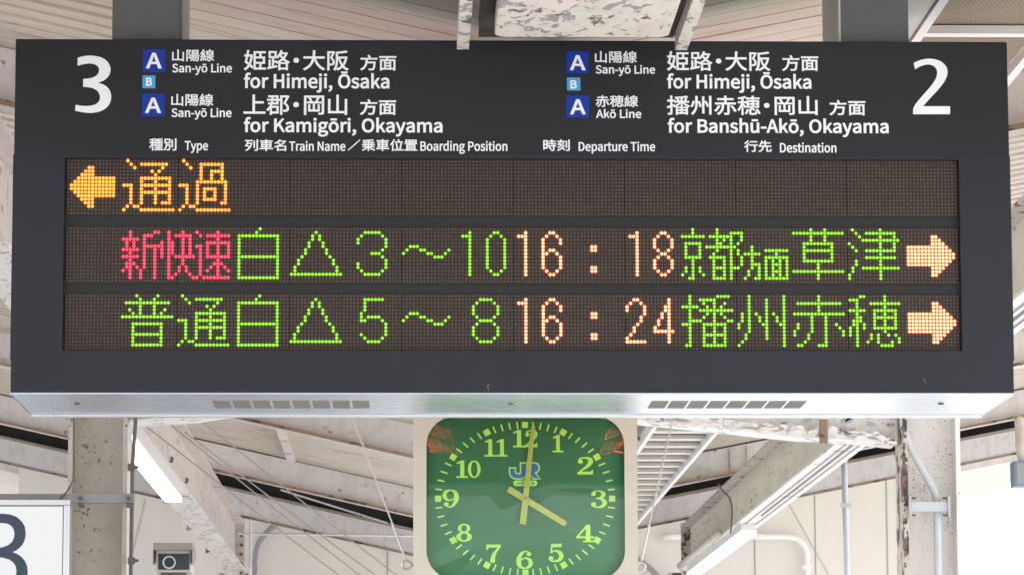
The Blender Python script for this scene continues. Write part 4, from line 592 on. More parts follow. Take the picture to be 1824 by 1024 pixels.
# ---- header lettering
GL = {}
for part in GLYPHS.split(';'):
    ch, rest = part[0], part[1:].split('|'); GL[ch] = (int(rest[0]), [[int(q) for q in s.split(',')] for s in rest[1:]])
def text_polys(s, track=0):
    x = 0; out = []
    for ch in s:
        if ch == ' ': x += 235; continue
        adv, polys = GL[ch]
        if ch == '・': adv = 520; sh = -240
        else: sh = 0
        for p in polys: out.append([(p[k] + x + sh, p[k+1]) for k in range(0, len(p), 2)])
        x += adv + track
    return out
area = lambda p: sum(p[i-1][0]*p[i][1] - p[i][0]*p[i-1][1] for i in range(len(p)))/2
def grow(p, d):
    """pen weight: an outline moved out by d, along its own side"""
    q = [p[i] for i in range(len(p)) if math.dist(p[i], p[i-1]) > 1e-5]; n_ = len(q); res_ = []
    for i in range(n_):
        a, b, c = q[i-1], q[i], q[(i+1) % n_]
        l1, l2 = math.dist(a, b), math.dist(b, c)
        n1 = ((b[1]-a[1])/l1, (a[0]-b[0])/l1); n2 = ((c[1]-b[1])/l2, (b[0]-c[0])/l2)
        mx, mz = n1[0]+n2[0], n1[1]+n2[1]; f_ = min(2/max(mx*mx + mz*mz, 1e-6), 1.3)
        res_.append((b[0] + d*mx*f_, b[1] + d*mz*f_))
    return res_
def inside(pt, poly):
    c = False
    for i in range(len(poly)):
        (x0, z0), (x1, z1) = poly[i-1], poly[i]
        if (z0 > pt[1]) != (z1 > pt[1]) and pt[0] < x0 + (pt[1]-z0)*(x1-x0)/(z1-z0): c = not c
    return c
def winding(pt, poly):
    n = 0
    for i in range(len(poly)):
        (x0, z0), (x1, z1) = poly[i-1], poly[i]
        side = (x1-x0)*(pt[1]-z0) - (pt[0]-x0)*(z1-z0)
        if z0 <= pt[1] < z1 and side > 0: n += 1
        elif z1 <= pt[1] < z0 and side < 0: n -= 1
    return n
def flat_mesh(name, polys, off, ex, mtl, parent, yface):
    """printed letters: outlines in (x, z) metres, filled, lying just off the plane y = yface"""
    sg_ = 1 if sum(area(p) for p in polys) > 0 else -1
    outer = [p for p in polys if area(p)*sg_ > 0]; holes = [p for p in polys if area(p)*sg_ <= 0]
    mb = MB()
    for k, o_ in enumerate(outer):
        hs = []
        for h_ in holes:
            if inside(h_[0], o_):
                per = sum(math.dist(h_[i], h_[i-1]) for i in range(len(h_))); th = 2*abs(area(h_))/per
                hs.append(grow(h_, sg_*min(off, 0.26*th)))
        loops = [grow(o_, sg_*off)] + hs; vs, fs = [], []
        for l_ in loops: fs.append(list(range(len(vs), len(vs)+len(l_)))); vs += [Vector((a*50, b*50)) for a, b in l_]
        vo, _e, fo, *_x = delaunay_2d_cdt(vs, [], fs, 1, 1e-6)
        hl = [l_ for l_ in hs]
        y = yface - ex - 0.00006*(k % 6); n_ = len(mb.v); mb.v += [(v.x/50, y, v.y/50) for v in vo]
        for t_ in fo:
            c_ = (sum(vo[i].x for i in t_)/len(t_)/50, sum(vo[i].y for i in t_)/len(t_)/50)
            if winding(c_, loops[0]) and not any(inside(c_, l_) for l_ in hl): mb.f.append(tuple(n_ + i for i in reversed(t_)))
    return mb.build(name, mtl, parent)
def fit(polys, x0, x1, zlo, zhi, off, base=None):
    xs_ = [q[0] for p in polys for q in p]; zs_ = [q[1] for p in polys for q in p]
    a, b = min(xs_), max(xs_); sx = (x1-x0-2*off)/(b-a)
    if base is None: c, d = min(zs_), max(zs_); zz = lambda v: zlo + off + (v-c)*(zhi-zlo-2*off)/(d-c)
    else: zz = lambda v: zlo + v*(zhi-zlo)/733.0
    return [[(x0 + off + (q[0]-a)*sx, zz(q[1])) for q in p] for p in polys]
YT = YF - 0.0002
def lettering(s, x0, x1, yt, yb, off, name='lettering', cap=False, mtl='white', parent=board, yface=None):
    p0, p1 = sg(x0, yb), sg(x1, yb); zt = sg((x0+x1)/2, yt)[1]; zb = sg((x0+x1)/2, yb)[1]
    return flat_mesh(name, fit(text_polys(s), p0[0], p1[0], zb, zt, off, 1 if cap else None), off, 0.0006, M[mtl], parent, yface or YT)
def rounded(pts, it=2):                      # cut the soft corners of an outline, keep the sharp ones
    for _ in range(it):
        out = []
        for i in range(len(pts)):
            a, p, q = Vector(pts[i-1]), Vector(pts[i]), Vector(pts[(i+1) % len(pts)])
            if (p-a).angle(q-p) > R(58): out.append(tuple(p))
            else: out += [tuple(p.lerp(a, 0.25)), tuple(p.lerp(q, 0.25))]
        pts = out
    return pts
THREE = [(525, 165), (565, 153), (622, 149), (690, 162), (735, 197), (751, 245), (736, 290), (702, 320), (662, 334), (708, 347), (744, 383), (754, 430), (741, 482), (700, 519), (640, 538), (570, 536), (507, 522), (511, 482), (562, 491), (622, 489), (664, 470), (679, 434), (664, 390), (624, 367), (562, 361), (562, 308), (620, 303), (660, 281), (673, 245), (656, 215), (615, 202), (570, 207), (524, 219)]
TWO = [(938, 200), (985, 178), (1045, 169), (1110, 180), (1156, 215), (1171, 260), (1155, 315), (1110, 375), (1050, 437), (1002, 492), (1184, 492), (1184, 546), (934, 546), (934, 498), (985, 435), (1050, 363), (1088, 310), (1100, 264), (1085, 225), (1040, 207), (990, 219), (947, 243)]
for o_, pts in ((0, THREE), (1380, TWO)):
    flat_mesh('platform_number', [[sg(o_ + a/3.7925, 60 + b/3.7925) for a, b in rounded(pts)]], 0, 0.0006, M['white'], board, YT)
JP, JS, LT, LS, CX = 0.0010, 0.0007, 0.0014, 0.0008, 0.0007
for s, x0, x1, yt, yb, off in (
    ('山陽線', 306.4, 381.6, 88.5, 110, JS), ('山陽線', 305, 380, 167.6, 189.2, JS), ('種別', 265.8, 314.3, 246.7, 268.6, JS),
    ('姫路・大阪', 434.3, 621, 90, 126.3, JP), ('方面', 641.5, 706, 98.5, 126.3, JS+0.0003), ('上郡・岡山', 433.7, 618.4, 169, 205.2, JP), ('方面', 641, 705.6, 177.2, 205.4, JS+0.0003),
    ('列車名', 436, 509.8, 248.5, 269.5, JS), ('／', 619.5, 641.8, 249, 268.5, JS), ('乗車位置', 644.3, 743.5, 248, 269.5, JS),
    ('山陽線', 1059.7, 1134.6, 91.4, 112.8, JS), ('赤穂線', 1061, 1136.6, 170.2, 191.2, JS), ('時刻', 967.6, 1015, 248.5, 269.5, JS),
    ('姫路・大阪', 1188, 1372.4, 92, 127, JP), ('方面', 1393.2, 1457.8, 99, 127.2, JS+0.0003), ('播州赤穂・岡山', 1188, 1456.5, 171, 205.4, JP), ('方面', 1477.5, 1541.6, 178.6, 206, JS+0.0003),
    ('行先', 1325.6, 1374.7, 250.5, 271.2, JS)): lettering(s, x0, x1, yt, yb, off)
for s, x0, x1, yt, yb, off in (
    ('San-yō Line', 306.7, 413.2, 114.8, 129.2, LS), ('San-yō Line', 305.4, 412.5, 194.2, 208.6, LS), ('Type', 329, 370.5, 252, 267.6, CX),
    ('for Himeji, Ōsaka', 434.3, 693.7, 133.5, 157, LT), ('for Kamigōri, Okayama', 434.3, 788.3, 212.5, 235.4, LT),
    ('Train Name', 515, 615.3, 252.9, 268.8, CX), ('Boarding Position', 748.7, 903.8, 252.9, 268.8, CX), ('Departure Time', 1030.6, 1167, 253.8, 269.2, CX),
    ('San-yō Line', 1061, 1167, 117.6, 131.4, LS), ('Akō Line', 1061.7, 1142.3, 196.3, 210.3, LS),
    ('for Himeji, Ōsaka', 1188, 1445.4, 134.7, 157.6, LT), ('for Banshū-Akō, Okayama', 1189.4, 1583, 214, 236.5, LT), ('Destination', 1389.2, 1490, 255.6, 271.6, CX)):
    lettering(s, x0, x1, yt, yb, off, cap=True)
for col, (x0, y0, x1, y1), ch, (a, b, c, d) in (
    ('blue', (254.5, 88.5, 294.8, 128.6), 'A', (259.8, 94.8, 288.2, 122.8)), ('cyan', (253.7, 134.9, 276.9, 157.6), 'B', (260, 139, 271, 153.6)), ('blue', (252.6, 167.6, 293.5, 207.7), 'A', (258.4, 174.5, 286.9, 202)),
    ('blue', (1009, 92.2, 1048.3, 130.9), 'A', (1015, 99, 1043, 126)), ('cyan', (1010, 138.7, 1033.7, 161.8), 'B', (1015.8, 143.5, 1027.5, 158.4)), ('blue', (1009, 170.6, 1049, 209.9), 'A', (1015.5, 177.4, 1043.4, 204.6))):
    (xa_, zb), (xb_, zt) = sg(x0, y1), sg(x1, y0)
    bd = MB().box(xa_, xb_, YF-0.0012, YF-0.0002, zb, zt).build('line_badge', M[col], board)
    lettering(ch, a, c, b, d, 0.0018 if ch == 'A' else 0.0012, 'badge_letter', parent=bd, yface=YF-0.0014)
# small scratches on the face
mb = MB()
for a, b in (((868, 686), (871, 696)), ((1645, 674), (1649, 681)), ((868, 688), (873, 684))):
    p, q = sg(*a), sg(*b); mb.tube([(p[0], YF-0.0004, p[1]), (q[0], YF-0.0004, q[1])], 0.0006, 4)
mb.build('scratch', M['galv'], board)
# ------------------------------------------------------------------ the clock
YC = 12.5
def ck(px_, py_): q = at(px_, py_, YC); return q.x, q.z
MPP = (ck(1000, 900)[0] - ck(900, 900)[0])/100.0      # metres per photo pixel on the clock
cx, cz = ck(935.5, 887.5)
def rel(px_, py_): return cx + (px_-935.5)*MPP, cz - (py_-887.5)*MPP
clock = thing('platform_clock', 'rounded square clock with green dial and lime numerals in an ivory case', 'clock', (cx, YC+0.1, cz-0.33))
def rrect(hw, hh, r, n=8):
    pts = []
    for qx, qz, a0 in ((1, 1, 0), (-1, 1, 90), (-1, -1, 180), (1, -1, 270)):
        for k in range(n+1):
            a = R(a0 + 90*k/n); pts.append((qx*(hw-r) + r*math.cos(a), qz*(hh-r) + r*math.sin(a)))
    return pts
DW, DH, DR = 176*MPP, 145*MPP, 52*MPP
OW, OH = 199*MPP, 172*MPP
inn = rrect(DW, DH, DR); n = len(inn); outp = rrect(OW, OH, 6*MPP)
mb = MB(); yf, yd = YC-0.045, YC
mb.v += [(cx+a, yf, cz+b) for a, b in outp] + [(cx+a, yf, cz+b) for a, b in inn] + [(cx+a, yd, cz+b) for a, b in inn] + [(cx+a, yf+0.22, cz+b) for a, b in outp]
for i in range(n):
    j = (i+1) % n
    mb.f += [(i, j, n+j, n+i), (n+i, n+j, 2*n+j, 2*n+i), (j, i, 3*n+i, 3*n+j)]
mb.f.append(tuple(range(4*n-1, 3*n-1, -1)))
mb.build('case', M['clock_case'], clock)
mb = MB(); mb.v += [(cx+a, YC-0.001, cz+b) for a, b in rrect(DW-0.0005, DH-0.0005, DR)]; mb.f.append(tuple(range(n)))
dial = mb.build('dial', M['dial'], clock)
YD = YC - 0.0012
def flat(mb, pts, k):                        # thin polygon on the dial, k = layer
    mb.prism_y(pts, YD - 0.0009 - k*0.0011, YD - k*0.0011)
def ell(deg, ax=155.0, az=131.5):
    a = R(deg); s, c = math.sin(a), math.cos(a); t_ = 1/math.sqrt((s/ax)**2 + (c/az)**2); return t_*s, t_*c
mb = MB()
for k in range(60):
    if k % 5 == 0: continue
    dx, dz = ell(k*6); a = R(k*6); s, c = math.sin(a), math.cos(a); w2, l0, l1 = 1.3, -6.5, 6.0
    flat(mb, [(cx+(dx + s*l + c*q)*MPP, cz+(dz + c*l - s*q)*MPP) for l, q in ((l0, -w2), (l0, w2), (l1, w2), (l1, -w2))], 0)
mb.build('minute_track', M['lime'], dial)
for k in range(12):
    dx, dz = ell(k*30); a = R(k*30); s, c = math.sin(a), math.cos(a); h_ = 5.4; mb = MB()
    flat(mb, [(cx+(dx + s*l + c*q)*MPP, cz+(dz + c*l - s*q)*MPP) for l, q in ((-h_, -h_), (-h_, h_), (h_, h_), (h_, -h_))], 0)
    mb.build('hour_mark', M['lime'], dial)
def stroke(pts, ws, m_=5):
    """outline of a swelling pen stroke"""
    P = smooth_path([(a, 0, b) for a, b in pts], m_); W = []
    for i in range(len(ws)-1): W += [ws[i] + (ws[i+1]-ws[i])*k/m_ for k in range(m_)]
    W.append(ws[-1]); Lf, Rt = [], []
    for i, p in enumerate(P):
        t_ = (P[min(i+1, len(P)-1)] - P[max(i-1, 0)]).normalized(); nx, nz = -t_.z, t_.x
        Lf.append((p.x + nx*W[i]/2, p.z + nz*W[i]/2)); Rt.append((p.x - nx*W[i]/2, p.z - nz*W[i]/2))
    return [[Rt[i], Rt[i+1], Lf[i+1], Lf[i]] for i in range(len(P)-1)]
def disc(x, z, r): return [[(x + r*math.cos(2*math.pi*k/14), z + r*math.sin(2*math.pi*k/14)) for k in range(14)]]
def ring(x, z, rx, rz, ix, iz, m_=28):
    o = [(math.cos(2*math.pi*k/m_), math.sin(2*math.pi*k/m_)) for k in range(m_)]
    return [[(x+ix*o[k][0], z+iz*o[k][1]), (x+rx*o[k][0], z+rz*o[k][1]), (x+rx*o[(k+1) % m_][0], z+rz*o[(k+1) % m_][1]), (x+ix*o[(k+1) % m_][0], z+iz*o[(k+1) % m_][1])] for k in range(m_)]
six = ([(.62, .84), (.48, .965), (.28, .88), (.14, .62), (.12, .36), (.19, .12), (.39, .035), (.60, .12), (.67, .32), (.60, .51), (.42, .59), (.22, .49)], [.07, .06, .13, .20, .23, .17, .07, .17, .20, .16, .07, .06])
DIG = {
 '0': [ring(.39, .5, .38, .5, .19, .43)],
 '1': [[[(.30, 0), (.54, 0), (.54, 1), (.36, 1), (.30, .97)]], [[(.08, .80), (.31, .84), (.31, .97), (.08, .87)]], [[(.06, 0), (.76, 0), (.76, .09), (.06, .09)]]],
 '2': [disc(.17, .73, .12), stroke([(.10, .70), (.15, .89), (.38, .965), (.60, .88), (.64, .70), (.50, .48), (.28, .28), (.08, .08)], [.07, .08, .08, .20, .23, .17, .10, .08]), [[(.03, 0), (.74, 0), (.76, .26), (.70, .26), (.66, .17), (.03, .13)]]],
 '3': [disc(.15, .80, .11), stroke([(.08, .82), (.18, .93), (.38, .965), (.58, .87), (.60, .73), (.48, .575), (.27, .54)], [.06, .07, .07, .17, .20, .13, .06]), stroke([(.27, .54), (.52, .50), (.66, .30), (.56, .10), (.34, .035), (.16, .08), (.07, .2)], [.06, .13, .23, .17, .08, .08, .06]), disc(.15, .2, .12)],
 '4': [[[(.43, 0), (.63, 0), (.63, 1), (.50, 1), (.43, .93)]], [[(.30, 0), (.78, 0), (.78, .08), (.30, .08)]], [[(.0, .22), (.80, .22), (.80, .33), (.0, .33)]], [[(.0, .30), (.10, .30), (.52, .92), (.52, 1.0), (.46, 1.0)]]],
 '5': [[[(.16, .82), (.64, .82), (.70, 1.04), (.64, 1.0), (.16, 1.0)]], [[(.12, .48), (.20, .50), (.23, .84), (.15, .84)]], stroke([(.15, .51), (.34, .62), (.57, .53), (.66, .32), (.55, .11), (.32, .035), (.15, .08), (.06, .2)], [.06, .08, .19, .23, .17, .08, .08, .06]), disc(.15, .2, .12)],
 '6': [stroke(*six), disc(.59, .81, .11)],
 '7': [[[(.06, .70), (.12, .70), (.18, .83), (.76, .83), (.76, 1.0), (.06, 1.0)]], stroke([(.70, .84), (.52, .60), (.40, .34), (.36, 0)], [.08, .14, .21, .24])],
 '8': [ring(.39, .745, .28, .255, .13, .18), ring(.39, .27, .35, .27, .15, .19)],
 '9': [stroke([(.78-a, 1-b) for a, b in six[0]], six[1]), disc(.19, .19, .11)],
}
for s, px_, py_, wd, ht in (('12', 935.5, 780.5, 47, 31), ('1', 993, 789.5, 20, 31), ('2', 1043, 829, 31, 31), ('3', 1067, 888.5, 31, 31), ('4', 1042, 949.5, 32, 31), ('5', 990, 984, 29, 32), ('6', 934.5, 996, 31, 32), ('7', 878.5, 985, 29, 32), ('8', 827, 948, 32, 32), ('9', 803, 887.5, 31, 32), ('10', 834, 835, 46, 31), ('11', 882.5, 797, 42, 31)):
    mb = MB(); adv = [0.74 if ch == '1' else 0.80 for ch in s]; tot = sum(adv); x = 0
    for ch, ad in zip(s, adv):
        for k, grp in enumerate(DIG[ch]):
            for poly in grp: flat(mb, [(cx + (px_-935.5)*MPP + ((x+a)/tot - 0.5)*wd*MPP, cz - (py_-887.5)*MPP + (b-0.5)*ht*MPP) for a, b in poly], k)
        x += ad
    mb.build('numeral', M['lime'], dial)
# railway emblem: blue letters with lime edge over a lime pill
J = [(908.5, 833.5), (917.5, 833.5), (917.5, 840.5), (919.5, 843), (923, 844), (926.5, 843.5), (928, 841), (928, 824.5), (937.5, 824.5), (937.5, 842), (935.5, 848), (930.5, 851.3), (923, 852), (915.5, 851), (910.5, 847.5), (908.5, 842)]
RO = [(938.6, 824.5), (953, 824.5), (958, 826.5), (960, 830.5), (959.5, 836), (956.5, 840), (952.5, 841.5), (961.5, 852), (951, 852), (943.8, 843.4), (943.8, 852), (938.6, 852)]
RI = [(946, 831.5), (951, 831.5), (952, 833), (951, 834.6), (946, 834.6)]
toxz = lambda pts: [rel(a, b) for a, b in pts]
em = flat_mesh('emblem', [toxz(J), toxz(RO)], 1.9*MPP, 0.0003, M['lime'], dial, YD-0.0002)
flat_mesh('emblem_letters', [toxz(J), toxz(RO), toxz(RI)], -0.25*MPP, 0.0003, M['logo_blue'], em, YD-0.0013)
pill = [(a + 935.7, b + 860.2) for a, b in rrect(21.3, 5.0, 4.9, 6)]
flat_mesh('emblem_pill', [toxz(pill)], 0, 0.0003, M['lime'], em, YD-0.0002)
def ctext(s, x0, x1, yt, yb, off, name, mtl, parent):
    (a, zb), (b, zt) = rel(x0, yb), rel(x1, yt)
    flat_mesh(name, fit(text_polys(s), a, b, zb, zt, off), off, 0.0003, M[mtl], parent, YD-0.0013)
ctext('JR西日本', 918, 953.5, 856.6, 863.8, 0.15*MPP, 'emblem_text', 'logo_blue', em)
def hand(name, tip, tail, w0, w1, lay, pointed):
    (ax, az), (bx, bz) = rel(*tip), rel(*tail); d = Vector((ax-bx, 0, az-bz)); l = d.length; d.normalize(); nx, nz = -d.z, d.x
    w0 *= MPP/2; w1 *= MPP/2; e = 7*MPP
    if pointed: pts = [(bx - nx*w0, bz - nz*w0), (ax - d.x*e - nx*w1, az - d.z*e - nz*w1), (ax - nx*1.0*MPP, az - nz*1.0*MPP), (ax + nx*1.0*MPP, az + nz*1.0*MPP), (ax - d.x*e + nx*w1, az - d.z*e + nz*w1), (bx + nx*w0, bz + nz*w0)]
    else:
        arc = [(ax - d.x*w1 - (-nx*math.cos(R(q)) - d.x*math.sin(R(q)))*w1*1.0, az - d.z*w1 - (-nz*math.cos(R(q)) - d.z*math.sin(R(q)))*w1) for q in range(180, -1, -20)]
        pts = [(bx - nx*w0, bz - nz*w0)] + arc + [(bx + nx*w0, bz + nz*w0)]
    MB().prism_y([p for p in pts], YC-0.022+lay-0.0025, YC-0.022+lay).build(name, M['hand'], clock)
hand('hour_hand', (1008, 934), (905.5, 871), 11.5, 10.5, 0.006, False)
hand('minute_hand', (950.3, 755), (930.8, 934), 11.8, 7.4, 0.0, True)
hx, hz = rel(935.5, 888)
MB().tube([(hx, YC-0.027, hz), (hx, YC-0.002, hz)], 3.0*MPP, 14).build('hub', M['hub'], clock)
# clear cover, slightly domed
mb = MB(); rings = 9; base = rrect(DW-0.001, DH-0.001, DR)
mb.v.append((cx, YC-0.040-0.024, cz))
for q in range(1, rings+1):
    t_ = q/rings
    mb.v += [(cx+a*t_, YC-0.040-0.024*(1-t_**2.4), cz+b*t_) for a, b in base]
for i in range(n):
    j = (i+1) % n; mb.f.append((0, 1+i, 1+j))
    for q in range(rings-1): mb.f.append((1+q*n+i, 1+(q+1)*n+i, 1+(q+1)*n+j, 1+q*n+j))
mb.build('clear_cover', M['glass'], clock, smooth=True)
MB().tube([(cx, YC+0.1, cz+OH), (cx, YC+0.1, CZ+2.074)], 0.022, 12).build('hanger_rod', M['clock_case'], clock)
# eye bolts and stay wires
for px_, py_, s in ((724.5, 1005.5, -1), (1141.5, 1008.5, 1)):
    q = at(px_, py_, YC+0.05); rr = 7.6*MPP
    circ = [(q.x + rr*math.cos(a), q.y, q.z + rr*math.sin(a)) for a in [2*math.pi*k/20 for k in range(21)]]
    mb = MB().tube(circ, 2.5*MPP, 8); mb.tube([(q.x - s*rr*0.9, q.y, q.z), (cx + s*(OW-0.001), q.y, q.z)], 0.006, 8)
    mb.build('eye_bolt', M['steel_wire'], clock)
for (a, b), (c, d), lab in (((723, 996), (378, 80), 'twin steel stay wire on the left of the clock, running up from an eye bolt'), ((1142, 998), (1346, 80), 'twin steel stay wire on the right of the clock, crossing the slatted tray')):
    mb = MB(); p, q = at(a, b, YC+0.05), at(c, d, YC+0.05)
    for o_ in (-1, 1): mb.tube([p + Vector((o_*0.001, 0, 0)), q + Vector((o_*0.007, 0.002*o_, 0))], 0.0016, 6)
    m2 = p + (q-p)*0.07; mb.tube([p, m2], 0.0042, 6)
    tag(mb.build('stay_wire', M['steel_wire']), lab, 'wire', 'stay wires of the clock')

# ------------------------------------------------------------------ platform number light box, strut, lamps
Y3 = 18.45
def l3(px_, py_): q = at(px_, py_, Y3); return q.x, q.z
(x1, z1), (xi, zi) = l3(124.5, 889), l3(114, 899)
x0 = x1 - 0.62; z0 = z1 - 0.52
lb = thing('number_light_box', 'backlit white light box with a big slate numeral 3 at the lower left edge', 'sign', ((x0+x1)/2, Y3, z0))
fr = x1 - xi
mb = MB(); mb.box(x0, x1, Y3, Y3+0.14, z1-fr, z1); mb.box(x0, x1, Y3, Y3+0.14, z0, z0+fr); mb.box(x0, x0+fr, Y3, Y3+0.14, z0+fr, z1-fr); mb.box(x1-fr, x1, Y3, Y3+0.14, z0+fr, z1-fr)
mb.build('frame', M['alu_frame'], lb, bevel=0.003)
g_ = 0.006; mb = MB(); mb.box(x0+fr, x1-fr, Y3+0.004, Y3+0.02, z1-fr-g_, z1-fr); mb.box(x0+fr, x1-fr, Y3+0.004, Y3+0.02, z0+fr, z0+fr+g_); mb.box(x0+fr, x0+fr+g_, Y3+0.004, Y3+0.02, z0+fr+g_, z1-fr-g_); mb.box(x1-fr-g_, x1-fr, Y3+0.004, Y3+0.02, z0+fr+g_, z1-fr-g_); mb.build('gasket', M['gasket'], lb)
pan = MB().box(x0+fr+g_, x1-fr-g_, Y3+0.006, Y3+0.12, z0+fr+g_, z1-fr-g_).build('lit_panel', M['lightbox'], lb)
(a, zb), (b, zt) = l3(-42, 1058), l3(51, 914)
flat_mesh('numeral', fit(text_polys('3'), a, b, zb, zt, 0.004), 0.004, 0.0006, M['slate'], pan, Y3+0.0055)
p, q = at(-90, 887, 18.6), at(239, 886.5, 18.6)
st = thing('mounting_strut', 'grey steel strut across the front of the left column carrying the light box', 'strut', tuple(q))
hh = 8.0*18.6/FPX
mb = MB(); mb.hexa([(p.x, 18.6, p.z-hh), (q.x, 18.6, q.z-hh), (q.x, 18.66, q.z-hh), (p.x, 18.66, p.z-hh), (p.x, 18.6, p.z+hh), (q.x, 18.6, q.z+hh), (q.x, 18.66, q.z+hh), (p.x, 18.66, p.z+hh)])
mb.build('strut_bar', M['grey_pipe'], st)
for a in (143, 229):
    v = at(a, 887, 18.59); mb = MB(); mb.box(v.x-0.012, v.x+0.012, 18.59, 18.699, v.z-hh-0.018, v.z-hh-0.003); mb.tube([(v.x, 18.585, v.z), (v.x, 18.5995, v.z)], 0.011, 8); mb.build('clamp', M['dark_steel'], st)
for X0, X1, ya, yb, lab in ((-1.566, -1.454, 19.85, 24.2, 'lit fluorescent lamp in a white housing under the left girder'), (2.50, 2.615, 27.8, 33.2, 'lit fluorescent lamp in a white housing under the right girder, at the picture\'s lower right')):
    t = thing('fluorescent_lamp', lab, 'lamp', ((X0+X1)/2, (ya+yb)/2, GZ0), 'platform lamps')
    zb_ = CZ + (1.885 if X0 < 0 else 1.922); MB().box(X0, X1, ya, yb, zb_, GZ0-0.0005).build('housing', M['lamp_body'], t)
    MB().box(X0+0.002, X1-0.002, ya+0.01, yb-0.01, zb_-0.025, zb_-0.0005).build('lens', M['lamp'], t)

# ------------------------------------------------------------------ pipes, cables, cameras
def pipe(name, pts, Y, r, mt, label, cat, sm=True, seg=10, bands=(), parts=None):
    P = [at(a, b, Y) if not isinstance(Y, (list, tuple)) else at(a, b, Y[i]) for i, (a, b) in enumerate(pts)]
    if sm: P = smooth_path(P, 6)
    o = MB().tube(P, r, seg).build(name, M[mt], None, smooth=True)
    tag(o, label, cat)
    return o, P
o, P = pipe('conduit', [(452, 1110), (453, 1024), (455, 985), (465, 959), (489, 936), (522, 921), (562, 917.5), (596, 923), (654, 937), (734, 951), (900, 962), (1040, 968), (1105, 980), (1140, 998), (1172, 1026), (1215, 1080)], 35.42, 0.026, 'grey_pipe', 'thick grey conduit arching over the wall left of the clock', 'conduit')
def clips(o, spots, Y, w_, mt='galv'):
    for a, b in spots:
        v = at(a, b, Y); MB().box(v.x-w_*1.25, v.x+w_*1.25, Y-w_-0.008, Y-w_-0.003, v.z-w_*0.55, v.z+w_*0.55).build('clip', M[mt], o)
clips(o, [(453, 1010), (560, 917.5), (690, 943)], 35.42, 0.026, 'grey_pipe')
o, P = pipe('conduit', [(1180, 955), (1330, 955), (1400, 955), (1422, 961), (1434, 976), (1437, 1000), (1438, 1100)], 35.42, 0.030, 'white_pipe', 'white painted pipe with a rounded bend on the bright wall at right', 'pipe')
clips(o, [(1350, 955), (1437.5, 1010)], 35.42, 0.035, 'white_pipe')
o, P = pipe('downpipe', [(1503, 760), (1504, 833), (1506.5, 930), (1509, 1024), (1512, 1400)], 29.6, 0.024, 'galv', 'blue-grey vertical downpipe standing before the bright wall', 'downpipe', sm=False, seg=16)
clips(o, [(1505, 900)], 29.6, 0.034)
o, P = pipe('conduit', [(1606, 700), (1608, 735), (1609, 757), (1618, 788), (1640, 830), (1660, 866), (1668, 888), (1670, 930), (1671, 1024), (1674, 1300)], 18.72, 0.020, 'pale_pipe', 'pale blue-grey conduit slanting down the face of the right column', 'conduit', seg=14)
t = thing('mounting_strut', 'short pale steel strut clamped across the web of the right column', 'strut', tuple(at(1655, 902, 18.69)))
a, b = at(1621, 901.5, 18.66), at(1690, 901.5, 18.66); h_ = 8.8*18.7/FPX
MB().box(a.x, b.x, 18.655, 18.69, a.z-h_, a.z+h_).build('strut_bar', M['pale_pipe'], t, bevel=0.003)
for v in (a, b): MB().box(v.x-0.006, v.x+0.006, 18.64, 18.6995, a.z-0.052, a.z+0.052).build('end_plate', M['galv'], t)
for v, s in ((a, 1), (b, -1)):
    for dz in (-0.043, 0.043): MB().tube([(v.x + s*0.006, 18.67, a.z+dz), (v.x + s*0.03, 18.67, a.z+dz)], 0.005, 8).build('bolt', M['dark_steel'], t)
o, P = pipe('conduit', [(241, 738), (241, 756), (238, 800), (236, 836), (235, 900), (233, 1024), (231, 1200)], 18.66, 0.010, 'dark_steel', 'thin dark conduit down the right edge of the left column', 'conduit')
t = thing('pipe_clamp', 'dark pipe clamp on the left column just below the lit lamp', 'clamp', tuple(at(236, 832, 18.66)), 'pipe clamps')
t2 = thing('pipe_clamp', 'dark pipe clamp on the left column level with the security camera', 'clamp', tuple(at(234, 998, 18.66)), 'pipe clamps')
for tt, yy in ((t, 832), (t2, 998)):
    v = at(236, yy, 18.66)
    MB().box(v.x-0.022, v.x+0.012, 18.63, 18.6995, v.z-0.016, v.z+0.016).build('saddle', M['dark_steel'], tt)
    MB().tube([(v.x+0.012, 18.645, v.z), (v.x+0.032, 18.645, v.z)], 0.007, 8).build('bolt', M['dark_steel'], tt)
pipe('cable', [(131, 700), (131, 800), (131, 845), (127, 862), (115, 880), (100, 893), (84, 899)], 18.59, 0.0045, 'dark_steel', 'thin dark cable curling from the left column down to the light box', 'cable')
mb_lab = ['thin cable sloping down from the left, nearest the clock', 'thin cable sloping down, upper one of a close pair', 'thin cable sloping down, lower one of a close pair', 'lowest thin sloping cable, ending in front of the grey conduit']
for (a, b), (c, d), lab in (((345, 738), (706, 1023), mb_lab[0]), ((330, 770), (668, 1023), mb_lab[1]), ((285, 741), (640, 1023), mb_lab[2]), ((262, 760), (603, 1023), mb_lab[3])):
    p, q = at(a, b, 20.0), at(c, d, 35.0); q = q + (q-p)*0.03
    tag(MB().tube([p, p.lerp(q, 0.33) - Vector((0, 0, 0.008)), p.lerp(q, 0.66) - Vector((0, 0, 0.008)), q], 0.0042, 6).build('cable', M['wire']), lab, 'cable', 'thin sloping cables')
pipe('cable', [(1279, 860), (1288, 874), (1299, 886), (1303.5, 905), (1303, 935), (1301, 950)], 27.6, 0.006, 'dark_steel', 'short dark cable looping down the web of the right girder', 'cable')
for k, (X, r, y0, y1, lab) in enumerate(((2.535, 0.004, 12, 29, 'thin cable along the bright flange of the right girder, inner side'), (2.578, 0.006, 12, 27, 'darker cable along the bright flange of the right girder, middle one'), (2.62, 0.004, 12, 29, 'thin cable along the bright flange of the right girder, outer side'))):
    tag(MB().tube([(X, y0, GZ0-0.006), (X, (y0+y1)/2, GZ0-0.008), (X, y1, GZ0-0.006)], r, 8).build('cable', M['grey_pipe']), lab, 'cable', 'cables along the right girder')
